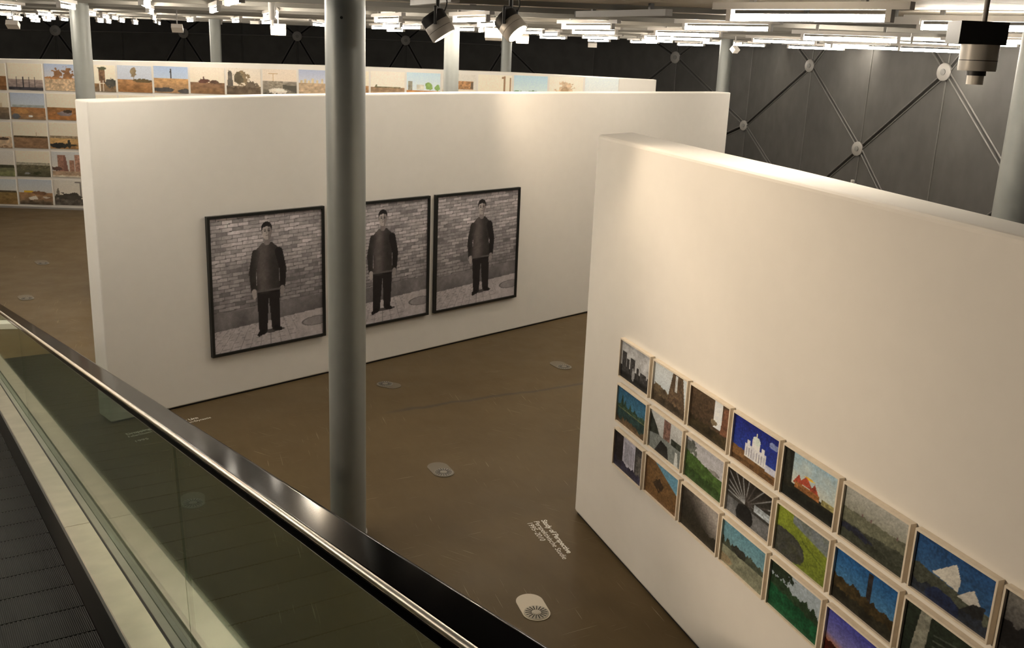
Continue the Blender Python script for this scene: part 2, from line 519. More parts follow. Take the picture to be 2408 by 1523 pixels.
# ------------------------------------------------------------------ columns
def column(x, y, r, label, group=None):
    c = empty('column', (x, y, 0), label, 'column', group, kind='structure')
    MB().lathe([(r, 0.0), (r, CZ + .03)], 40).build('shaft', M['steel'], c, True)
    MB().lathe([(r + .012, 0.0), (r + .012, 0.02)], 40).build('base_ring', M['trunking'], c, True)
    return c
near = column(-1.49, 8.55, 0.168, 'tall grey steel column standing before the framed photographs')
MB().cyl((0.0, -.17, 4.73), (0.0, -.155, 4.73), 0.012, 10).build('bolt', M['black'], near)
column(-7.545, 17.41, 0.158, 'grey column rising behind the left end of the long partition')
column(-8.37, 27.76, 0.150, 'thin distant grey column above the far photo wall, left of the near column')
column(-1.57, 22.44, 0.168, 'grey column behind the long partition, under the left black spotlight')
column(-0.47, 29.0, 0.150, 'thin distant dark column beneath the second black spotlight')
column(5.25, 26.48, 0.168, 'grey column beside the right end of the long partition')
column(5.08, 10.13, 0.168, 'thick grey column behind the right partition at the picture edge')

# ------------------------------------------------------------------ prints: painted on a vertex grid
def lin(c):
    c = np.clip(c, 0, 1)
    return np.where(c <= .04045, c / 12.92, ((c + .055) / 1.055) ** 2.4)

class Canvas:
    def __init__(self, w, h, seed):
        self.w, self.h = w, h
        self.rng = np.random.RandomState(seed)
        self.X, self.Y = np.meshgrid(np.linspace(0, 1, w), np.linspace(0, 1, h))
        self.asp = w / h
        self.a = np.zeros((h, w, 3))
    def rgb(self, c):
        return np.array(c, float) / 255.0
    def noise(self, sx, sy=None, oct=3):
        sy = sy or sx
        out = np.zeros((self.h, self.w)); amp = 1; tot = 0
        for o in range(oct):
            gx, gy = int(sx * 2 ** o) + 2, int(sy * 2 ** o) + 2
            g = self.rng.rand(gy + 1, gx + 1)
            fx, fy = self.X * (gx - 1), self.Y * (gy - 1)
            ix, iy = np.minimum(fx.astype(int), gx - 1), np.minimum(fy.astype(int), gy - 1)
            tx, ty = fx - ix, fy - iy
            tx, ty = tx * tx * (3 - 2 * tx), ty * ty * (3 - 2 * ty)
            n = (g[iy, ix] * (1 - tx) + g[iy, ix + 1] * tx) * (1 - ty) + (g[iy + 1, ix] * (1 - tx) + g[iy + 1, ix + 1] * tx) * ty
            out += n * amp; tot += amp; amp *= .55
        return out / tot
    def put(self, mask, c, var=0.0, sx=8, sy=None):
        c = self.rgb(c)
        m = np.clip(mask, 0, 1)[..., None].astype(float)
        col = np.broadcast_to(c, self.a.shape)
        if var:
            col = np.clip(col * (1 + (self.noise(sx, sy) - .5)[..., None] * 2 * var), 0, 1)
        self.a = self.a * (1 - m) + col * m
        return self
    def vgrad(self, lo, hi, y0=0.0, y1=1.0):
        t = np.clip((self.Y - y0) / (y1 - y0), 0, 1)[..., None]
        m = ((self.Y >= y0) & (self.Y <= y1))[..., None]
        self.a = np.where(m, self.rgb(lo) * (1 - t) + self.rgb(hi) * t, self.a)
        return self
    def below(self, y, c, var=.2, rough=0.0, sx=8, sy=6, slope=0.0):
        edge = y + slope * (self.X - .5)
        if rough:
            edge = edge + (self.noise(14, 1)[0:1, :] - .5) * rough * 2
        return self.put((self.Y < edge), c, var, sx, sy)
    def rect(self, x0, x1, y0, y1, c, var=0.0, sx=8, sy=None):
        return self.put((self.X > x0) & (self.X < x1) & (self.Y > y0) & (self.Y < y1), c, var, sx, sy)
    def blob(self, x, y, rx, ry, c, rough=.5, var=.2, dens=1.0):
        r = np.hypot((self.X - x) / rx, (self.Y - y) / ry) + (self.noise(11) - .5) * 2 * rough
        return self.put((r < 1) * dens, c, var)
    def poly(self, pts, c, var=0.0):
        inside = np.zeros(self.X.shape, bool)
        n = len(pts)
        for i in range(n):
            (x0, y0), (x1, y1) = pts[i], pts[(i + 1) % n]
            if y0 == y1:
                continue
            cross = ((y0 > self.Y) != (y1 > self.Y)) & (self.X < (x1 - x0) * (self.Y - y0) / (y1 - y0) + x0)
            inside ^= cross
        return self.put(inside, c, var)
    def tree(self, x, y, h, w, c, bare=False):
        self.rect(x - .012, x + .012, y, y + h * .6, c)
        if bare:
            for k in range(9):
                a = (k - 4) * .22
                self.line(x, y + h * .3, x + math.sin(a) * w, y + h * (.55 + .45 * math.cos(a)), .014, c, .6)
            return self
        return self.blob(x, y + h * .65, w, h * .42, c, .45)
    def line(self, x0, y0, x1, y1, wd, c, dens=1.0):
        d = np.array([(x1 - x0) * self.asp, y1 - y0]); L = np.hypot(*d) + 1e-9
        px, py = (self.X - x0) * self.asp, self.Y - y0
        t = np.clip((px * d[0] + py * d[1]) / L ** 2, 0, 1)
        r = np.hypot(px - t * d[0], py - t * d[1])
        return self.put(np.clip(1.5 - r / wd, 0, 1) * dens, c)
    def cap(self, x0, y0, x1, y1, r0, r1, c, var=0.0):
        """tapered limb"""
        d = np.array([(x1 - x0) * self.asp, y1 - y0]); L = np.hypot(*d) + 1e-9
        px, py = (self.X - x0) * self.asp, self.Y - y0
        t = np.clip((px * d[0] + py * d[1]) / L ** 2, 0, 1)
        r = np.hypot(px - t * d[0], py - t * d[1])
        return self.put(r < r0 + (r1 - r0) * t, c, var)
    def grain(self, k=.03):
        self.a = np.clip(self.a * (1 + (self.rng.rand(self.h, self.w, 1) - .5) * 2 * k), 0, 1)
        return self

def print_mesh(name, cv, w, h, y, gain):
    """flat sheet w x h, lower left corner at x = 0, z = 0, facing -y, coloured from the canvas."""
    X, Z = np.meshgrid(np.linspace(0, w, cv.w), np.linspace(0, h, cv.h))
    co = np.stack([X, np.full_like(X, y), Z], -1).reshape(-1, 3)
    i = np.arange(cv.w * cv.h).reshape(cv.h, cv.w)
    q = np.stack([i[:-1, :-1], i[:-1, 1:], i[1:, 1:], i[1:, :-1]], -1).reshape(-1, 4)
    me = bpy.data.meshes.new(name)
    me.vertices.add(len(co)); me.vertices.foreach_set('co', co.ravel())
    me.loops.add(q.size); me.loops.foreach_set('vertex_index', q.ravel().astype(np.int32))
    me.polygons.add(len(q)); me.polygons.foreach_set('loop_start', (np.arange(len(q)) * 4).astype(np.int32))
    me.update(calc_edges=True)
    at = me.color_attributes.new('Col', 'FLOAT_COLOR', 'POINT')
    c = np.ones((cv.h, cv.w, 4))
    c[..., :3] = np.clip(lin(cv.a) * np.array(gain), 0.003, 0.88)
    at.data.foreach_set('color', c.astype(np.float32).ravel())
    me.materials.append(M['print'])
    return me

def frame_mb(w, h, b, depth):
    """four mitred bars round an opening; back at y = 0, front at y = -depth"""
    o = [(0, 0), (w, 0), (w, h), (0, h)]
    i = [(b, b), (w - b, b), (w - b, h - b), (b, h - b)]
    mb = MB()
    vs = [(x, -depth, z) for x, z in o] + [(x, -depth, z) for x, z in i] + [(x, 0, z) for x, z in o] + [(x, 0, z) for x, z in i]
    fs = []
    for k in range(4):
        j = (k + 1) % 4
        fs += [(k, j, 4 + j, 4 + k), (k, 8 + k, 8 + j, j), (4 + k, 4 + j, 12 + j, 12 + k), (8 + k, 12 + k, 12 + j, 8 + j)]
    return mb.add(vs, fs)

# ------------------------------------------------------------------ the three large framed photographs
def brick_photo(seed, fx, lean):
    cv = Canvas(190, 200, seed)
    X, Y = cv.X, cv.Y
    Yp = Y - .03 * X
    rows = 36
    r = np.floor(Yp * rows).astype(int)
    sh = np.where(r % 2 == 0, 0.0, .5) + .15 * np.sin(r * 12.9)
    bx = X * 11 + sh
    c = np.floor(bx).astype(int)
    hsh = np.abs(np.sin(c * 127.1 + r * 311.7 + seed) * 43758.5) % 1
    tone = .60 + .20 * (hsh - .5) - .24 * (hsh > .90)
    tone = tone * (.82 + .36 * cv.noise(4)) * (.93 + .14 * cv.noise(40))
    fxx, fy = bx - c, Yp * rows - r
    mort = (fy < .20) | (fxx < .045)
    tone = np.where(mort, .34 + .12 * cv.noise(18), tone)
    tone *= .80 + .25 * np.clip((Y - .3) / .5, 0, 1)
    plas = Y < .30 + .035 * X + .02 * (cv.noise(8, 1) - .5)
    tone = np.where(plas, (.36 + .20 * cv.noise(7)) * (.75 + .8 * np.clip(Y - .14, 0, .3)), tone)
    gy = .165 + .05 * X
    pave = Y < gy
    u = (X - .5) / (.55 + (gy - Y) * 1.6); v = 1 / (.10 + (gy - Y))
    tl = (np.abs((u * 9) % 1 - .5) > .465) | (np.abs((v * 1.5) % 1 - .5) > .46)
    tone = np.where(pave, .62 + .10 * (cv.noise(16) - .5) - .14 * (tl & (X < .75)), tone)
    man = np.hypot((X - .93) / .13, (Y - .12) / .035)
    tone = np.where(pave & (man < 1), .50, tone)
    tone = np.where(pave & (np.abs(man - 1) < .07), .36, tone)
    a = np.stack([tone * 1.03, tone * .985, tone * .965], -1)
    cv.a = np.clip(a, 0, 1)
    # a plain standing figure, arms by the sides
    cx = fx
    dk, md, lt = (34, 31, 30), (66, 61, 58), (92, 86, 82)
    cv.blob(cx + .02, .105, .12, .015, (70, 66, 64), .1, 0)
    cv.cap(cx - .050, .44, cx - .055 - lean, .12, .052, .036, dk)
    cv.cap(cx + .050, .44, cx + .060 - lean, .135, .052, .036, dk)
    cv.cap(cx - .058 - lean, .105, cx - .095 - lean, .088, .020, .015, (24, 22, 22))
    cv.cap(cx + .062 - lean, .122, cx + .100 - lean, .108, .020, .015, (24, 22, 22))
    cv.poly([(cx - .105, .42), (cx + .105, .42), (cx + .098, .60), (cx + .118, .725), (cx + .045, .785), (cx - .045, .785), (cx - .118, .725), (cx - .098, .60)], md)
    cv.cap(cx - .102, .708, cx - .138, .57, .034, .030, (58, 54, 51)); cv.cap(cx - .138, .57, cx - .128, .43, .030, .024, (58, 54, 51))
    cv.cap(cx + .102, .708, cx + .138, .57, .034, .030, (44, 41, 39)); cv.cap(cx + .138, .57, cx + .128, .43, .030, .024, (44, 41, 39))
    cv.cap(cx - .127, .425, cx - .124, .385, .020, .015, (150, 142, 136)); cv.cap(cx + .127, .425, cx + .124, .385, .020, .015, (128, 121, 116))
    body = (np.abs(X - cx) < .16) & (Y > .40) & (Y < .79) & (cv.a.mean(-1) < .30)
    lit_ = .72 + .62 * np.exp(-((X - cx + .045) / .065) ** 2)
    cv.a = np.where(body[..., None], np.clip(cv.a * (lit_ * (.85 + .3 * cv.noise(12, 16)))[..., None], 0, 1), cv.a)
    cv.rect(cx - .108, cx + .108, .415, .432, (84, 79, 75))
    cv.cap(cx, .79, cx, .815, .026, .026, (120, 112, 107))
    hd = np.hypot((X - cx) * cv.asp / .040, (Y - .866) / .062)
    hair = np.hypot((X - cx) * cv.asp / .047, (Y - .892) / .050)
    cv.put(hair < 1.0, (30, 27, 26), .3)
    face = (hd < 1.0) & (Y < .905 - 6 * (X - cx) ** 2)
    cv.put(face, (158, 149, 142), .06)
    cv.put(face & (X > cx + .012), (122, 114, 109), .06)
    for sgn in (-1, 1):
        cv.blob(cx + sgn * .017, .873, .010, .005, (52, 48, 46), .1, 0)
        cv.blob(cx + sgn * .017, .883, .012, .003, (60, 55, 53), .1, 0)
        cv.blob(cx + sgn * .042, .866, .006, .012, (118, 110, 105), .1, 0)
    cv.rect(cx - .013, cx + .013, .835, .840, (92, 84, 80))
    cv.rect(cx - .004, cx + .006, .850, .872, (128, 120, 114))
    cv.a = np.clip(cv.a * (.90 + .2 * cv.noise(34)[..., None]), 0, 1)
    return cv.grain(.04)

TRIP = [(0.585, 1.71, 'large black framed photo of a figure before bricks, left of the near column', 11, .49, .0),
        (2.435, 1.715, 'large black framed photo of a figure before bricks, partly behind the near column', 12, .50, .012),
        (4.262, 1.765, 'large black framed photo of a figure before bricks, rightmost of three', 13, .54, -.01)]
for s, w, lab, seed, fx, lean in TRIP:
    h = 1.815
    f = empty('framed_photograph', OM + DM * s + Vector((0, 0, 0.588)) + NM * 0.002, lab, 'photograph', rz=RZ_M)
    frame_mb(w, h, 0.036, 0.055).build('frame', M['black_frame'], f)
    p = link('photo_print', print_mesh('photo_print', brick_photo(seed, fx, lean), w - .064, h - .064, 0, (1.38, 1.42, 1.55)), f)
    p.location = (.032, -.030, .032)
    MB().box(.02, w - .02, -.026, -.002, .02, h - .02).build('backboard', M['black'], f)

# ------------------------------------------------------------------ small cream framed photographs on the right partition
def P_(cv, i):
    if i == 'city_bw':
        cv.vgrad((150, 148, 146), (120, 118, 116)); cv.put(cv.noise(5) * 1.1, (205, 203, 200)); cv.below(.34, (38, 37, 37), .4)
        for x, w, t in ((.05, .14, .72), (.2, .1, .58), (.33, .16, .66), (.55, .08, .5), (.68, .2, .44), (.9, .1, .4)):
            cv.rect(x, x + w, .2, t, (58, 56, 55), .5, 24)
        cv.below(.16, (24, 24, 24), .5); cv.blob(.45, .25, .05, .14, (140, 138, 136), .6)
    elif i == 'tower':
        cv.vgrad((170, 178, 180), (196, 198, 196)); cv.blob(.2, .25, .35, .22, (88, 74, 56), .4, .3)
        cv.poly([(.40, .0), (.98, .0), (.84, 1), (.56, 1)], (84, 68, 52), .4); cv.rect(.64, .70, .55, .95, (190, 190, 186), .3, 20)
        cv.below(.22, (62, 52, 40), .4, .06)
    elif i == 'stone':
        cv.vgrad((40, 32, 24), (66, 52, 38)); cv.put(cv.noise(16) * .7, (92, 72, 52)); cv.rect(.60, .80, .35, 1, (206, 206, 206))
        cv.poly([(.78, .3), (1, .3), (1, .95), (.84, .9)], (104, 70, 52), .3); cv.below(.30, (48, 40, 26), .5, .1); cv.blob(.62, .45, .08, .06, (120, 104, 80), .5)
    elif i == 'white_dome':
        cv.vgrad((46, 70, 146), (26, 34, 108)); cv.blob(.88, .78, .10, .06, (120, 130, 170), .5)
        cv.below(.30, (112, 82, 52), .25, .02, slope=-.05)
        cv.rect(.28, .74, .22, .50, (206, 204, 206), .12); cv.rect(.74, .98, .18, .32, (186, 186, 200), .15)
        for x in np.arange(.31, .74, .055):
            cv.rect(x, x + .018, .24, .44, (150, 148, 156))
        cv.rect(.43, .60, .48, .66, (214, 212, 208)); cv.blob(.515, .67, .085, .09, (200, 206, 196), .02, .05); cv.rect(.505, .525, .74, .84, (210, 205, 180))
        cv.rect(.32, .38, .48, .60, (208, 206, 208)); cv.rect(.64, .70, .48, .60, (208, 206, 208)); cv.below(.12, (86, 62, 38), .35)
    elif i == 'red_roofs':
        cv.vgrad((206, 196, 170), (120, 160, 186)); cv.put(cv.noise(4) * .7, (214, 204, 180)); cv.rect(0, .17, 0, 1, (36, 36, 30), .6, 20, 3)
        cv.below(.34, (38, 36, 28), .4)
        for x, y, w in ((.30, .46, .10), (.44, .52, .13), (.60, .46, .10)):
            cv.poly([(x - w, y - .08), (x + w, y - .08), (x, y + .13)], (150, 66, 48), .3)
        cv.rect(.24, .70, .30, .42, (140, 92, 52), .4, 20); cv.blob(.50, .62, .10, .02, (220, 170, 60), .4)
        cv.rect(.74, 1, .30, .40, (150, 140, 90), .5, 20); cv.below(.24, (24, 26, 22), .5, .06)
    elif i == 'fog_plain':
        cv.vgrad((96, 94, 74), (168, 166, 156)); cv.below(.60, (98, 98, 80), .16, .02, slope=.04); cv.below(.36, (66, 68, 56), .25, .04, slope=.10)
        cv.blob(.22, .08, .32, .24, (34, 36, 48), .15, .2); cv.below(.18, (52, 54, 44), .3, .05)
        for x in (.3, .44, .84):
            cv.rect(x, x + .02, .58, .64, (110, 86, 84))
    elif i == 'white_sails':
        cv.vgrad((60, 96, 128), (34, 66, 106)); cv.below(.42, (72, 74, 62), .3, .03, slope=-.12)
        cv.poly([(.24, .48), (.52, .84), (.60, .62), (.58, .42)], (196, 190, 176), .08); cv.poly([(.58, .36), (.76, .62), (.86, .44), (.84, .32)], (186, 180, 168), .1)
        cv.poly([(.62, .16), (.90, .16), (.92, .46), (.78, .40)], (36, 36, 36), .2); cv.below(.20, (38, 42, 50), .35, .08)
        cv.blob(.42, .10, .22, .18, (30, 38, 62), .2)
    elif i == 'grey_dark':
        cv.vgrad((34, 32, 32), (120, 116, 108)); cv.blob(.3, .3, .4, .25, (26, 24, 24), .4)
    elif i == 'teal_lake':
        cv.vgrad((70, 116, 134), (44, 86, 112)); cv.below(.52, (52, 72, 56), .3, .1)
        for x, h in ((.16, .30), (.26, .16), (.44, .14), (.6, .08)):
            cv.poly([(x - .06, .48), (x + .06, .48), (x, .55 + h)], (44, 64, 50), .3)
        cv.below(.44, (96, 100, 70), .2); cv.below(.40, (40, 60, 58), .3); cv.below(.14, (88, 70, 50), .4, .1)
    elif i == 'street':
        cv.vgrad((120, 120, 116), (188, 188, 184)); cv.rect(.42, .62, .40, .95, (110, 84, 74), .3, 24); cv.below(.45, (112, 116, 112), .15)
        cv.poly([(0, .38), (.30, .46), (.22, .62), (0, .92)], (40, 44, 38), .4); cv.rect(.66, 1, .44, .60, (46, 50, 42), .4, 16); cv.poly([(.18, 0), (.62, 0), (.56, .30), (.36, .36)], (30, 30, 30), .2)
        cv.poly([(.78, 0), (.9, 0), (.86, .34), (.80, .34)], (182, 184, 180))
    elif i == 'green_hill':
        cv.vgrad((172, 170, 170), (160, 158, 160)); cv.blob(.12, .76, .16, .16, (90, 92, 86), .8, .4); cv.below(.56, (62, 84, 40), .25, .03, slope=-.16)
        cv.below(.26, (46, 66, 32), .3, .06, slope=-.1); cv.blob(.74, .56, .14, .05, (120, 116, 112), .4)
    elif i == 'steelwork':
        cv.vgrad((70, 70, 68), (32, 28, 24)); 
        for k in range(12):
            a = k * .26 + .2
            cv.line(.42, .42, .42 + math.cos(a) * 1.2, .42 + math.sin(a) * 1.2, .014, (170, 172, 172), .7)
            cv.line(.42, .42, .42 - math.cos(a) * .5, .42 + math.sin(a) * .7, .02, (52, 46, 42), .8)
        cv.rect(.62, 1, .40, .56, (150, 156, 160), .4, 20); cv.below(.34, (96, 96, 96), .2); cv.blob(.42, .16, .20, .24, (26, 26, 26), .15)
    elif i == 'lime_meadow':
        cv.vgrad((98, 110, 40), (128, 140, 46)); cv.put(np.clip((cv.Y - .78 + .28 * (cv.X - .3)) * 30, 0, 1) * (cv.X > .3), (112, 118, 128), .05)
        cv.blob(.18, .26, .40, .30, (52, 52, 56), .10, .2); cv.put((np.abs(cv.Y - .62 + .5 * (cv.X - .4)) < .012) & (cv.X > .5), (70, 84, 34)); cv.put(cv.noise(9) * .35, (92, 96, 32))
    elif i == 'dark_tower':
        cv.vgrad((92, 134, 158), (30, 76, 124)); cv.rect(.53, .61, .4, .93, (44, 40, 40), .3, 20); cv.below(.44, (54, 44, 26), .45, .08, slope=-.10)
        cv.below(.24, (34, 32, 24), .5, .1)
    elif i == 'pale_column':
        cv.vgrad((26, 34, 26), (44, 52, 40)); cv.put(cv.noise(8) * .6, (20, 24, 20)); cv.poly([(.12, .1), (.30, .1), (.34, 1), (.20, 1)], (120, 118, 104), .2)
        for k in range(6):
            cv.line(.4, .2 + k * .1, 1, .3 + k * .11, .012, (110, 112, 100), .5)
    elif i == 'pale_house':
        cv.vgrad((70, 66, 64), (60, 58, 58)); cv.rect(.30, .72, .2, 1, (168, 164, 172), .15); cv.rect(0, .30, 0, 1, (34, 30, 32), .3); cv.rect(.78, 1, 0, .75, (92, 88, 82), .4, 24)
        for k in range(7):
            cv.rect(.36 + .05 * k, .38 + .05 * k, .3, .85, (120, 118, 128))
        cv.below(.22, (46, 44, 58), .4, .08)
    elif i == 'dry_field':
        cv.vgrad((112, 82, 50), (120, 92, 60)); cv.put(cv.noise(10, 20) * .6, (74, 54, 32)); cv.put(np.clip((cv.Y - .72 - .6 * (.62 - cv.X)) * 40, 0, 1), (96, 140, 160)); cv.blob(.42, .42, .13, .14, (52, 40, 30), .6)
    elif i == 'fog_dark':
        cv.vgrad((34, 32, 26), (56, 50, 44)); cv.put(np.clip((cv.X * .9 + cv.Y * .8 - .75) * 1.6, 0, 1), (150, 142, 134)); cv.below(.30, (44, 40, 32), .2, .08)
    elif i == 'teal_shore':
        cv.vgrad((112, 140, 142), (92, 132, 144)); cv.below(.56, (58, 62, 50), .35, .12); cv.below(.40, (118, 118, 98), .15); cv.blob(.4, .5, .16, .10, (46, 46, 40), .5); cv.blob(.1, .12, .18, .1, (140, 124, 96), .2)
    elif i == 'dark_meadow':
        cv.vgrad((140, 150, 152), (150, 160, 166)); cv.below(.66, (36, 52, 34), .4, .12, slope=-.16); cv.below(.44, (22, 70, 42), .3, .05, slope=-.1); cv.blob(.2, .9, .24, .2, (34, 44, 32), .6)
    elif i == 'sunset':
        cv.vgrad((150, 140, 160), (60, 62, 140)); cv.put(np.clip((.52 - cv.Y - .2 * cv.X) * 4, 0, 1), (170, 96, 40)); cv.below(.26, (60, 20, 14), .4, .04, slope=-.2); cv.below(.1, (24, 12, 12), .4)
    dark = 1 - cv.a.mean(-1, keepdims=True)
    k = .02 + .42 * dark ** 1.5                                # photographic texture: busiest where the print is dark
    cv.a = np.clip(cv.a * (1 + (cv.noise(44, 34, 2)[..., None] - .5) * 2 * k + (cv.noise(11, 9)[..., None] - .5) * k), 0, 1)
    return cv.grain(.05)

RIGHT = [
    ['city_bw', 'tower', 'stone', 'white_dome', 'red_roofs', 'fog_plain', 'white_sails', 'grey_dark'],
    ['teal_lake', 'street', 'green_hill', 'steelwork', 'lime_meadow', 'dark_tower', 'pale_column'],
    ['pale_house', 'dry_field', 'fog_dark', 'teal_shore', 'dark_meadow', 'sunset'],
]
RLAB = {
    'city_bw': 'cream framed black and white photo of a skyline under clouds',
    'tower': 'cream framed photo of a brown tower against a white sky',
    'stone': 'cream framed photo of dark brown stone walls with a white gap of sky',
    'white_dome': 'cream framed photo of a white domed building under deep blue sky',
    'red_roofs': 'cream framed photo of red roofs beside a dark tree trunk',
    'fog_plain': 'cream framed photo of a foggy grey-green plain',
    'white_sails': 'cream framed photo of white sail-shaped forms against blue sky',
    'grey_dark': 'cream framed dark grey photo cut by the right picture edge',
    'teal_lake': 'cream framed photo of teal water and sky with green trees',
    'street': 'cream framed photo of a pale grey street with one brown block',
    'green_hill': 'cream framed photo of a green grassy slope under grey sky',
    'steelwork': 'cream framed photo of dark radiating steelwork',
    'lime_meadow': 'cream framed photo of a bright lime green meadow',
    'dark_tower': 'cream framed photo of a dark slim tower on blue sky above brown trees',
    'pale_column': 'cream framed photo of a pale column in dark greenery, cut by the bottom edge',
    'pale_house': 'cream framed photo of a pale building between dark sides, lowest of its column',
    'dry_field': 'cream framed photo of dry brown ground with a corner of blue sky',
    'fog_dark': 'cream framed photo fading from dark ground to grey fog',
    'teal_shore': 'cream framed photo of a pale shore and dark trees under teal sky',
    'dark_meadow': 'cream framed photo of a dark green meadow with grey sky',
    'sunset': 'cream framed photo of a purple blue sunset over a red horizon',
}
cream_me = None
FW, FH = 0.578, 0.362
cream_mb = frame_mb(FW, FH, 0.013, 0.042)
cream_me = cream_mb.mesh('frame', M['cream_frame'])
back_me = MB().box(.008, FW - .008, -.018, -.002, .008, FH - .008).mesh('backboard', M['cream_frame'])
seed = 40
for r, row in enumerate(RIGHT):
    for c, key in enumerate(row):
        seed += 1
        s = 0.855 + 0.6155 * c + (0.0 if c else -.01)
        z = 2.118 - 0.411 * r - FH - (0.012 * r if c == 0 else 0.004 * r)
        f = empty('framed_photograph', OR_ + DR * s + Vector((0, 0, z)) + NR * 0.002, RLAB[key], 'photograph', 'small cream framed photographs on the right partition', RZ_R)
        link('frame', cream_me, f)
        link('backboard', back_me, f)
        cv = P_(Canvas(96, 64, seed), key)
        p = link('photo_print', print_mesh('photo_print', cv, FW - .022, FH - .022, 0, (1.22, 1.30, 1.42)), f)
        p.location = (.011, -.026, .011)

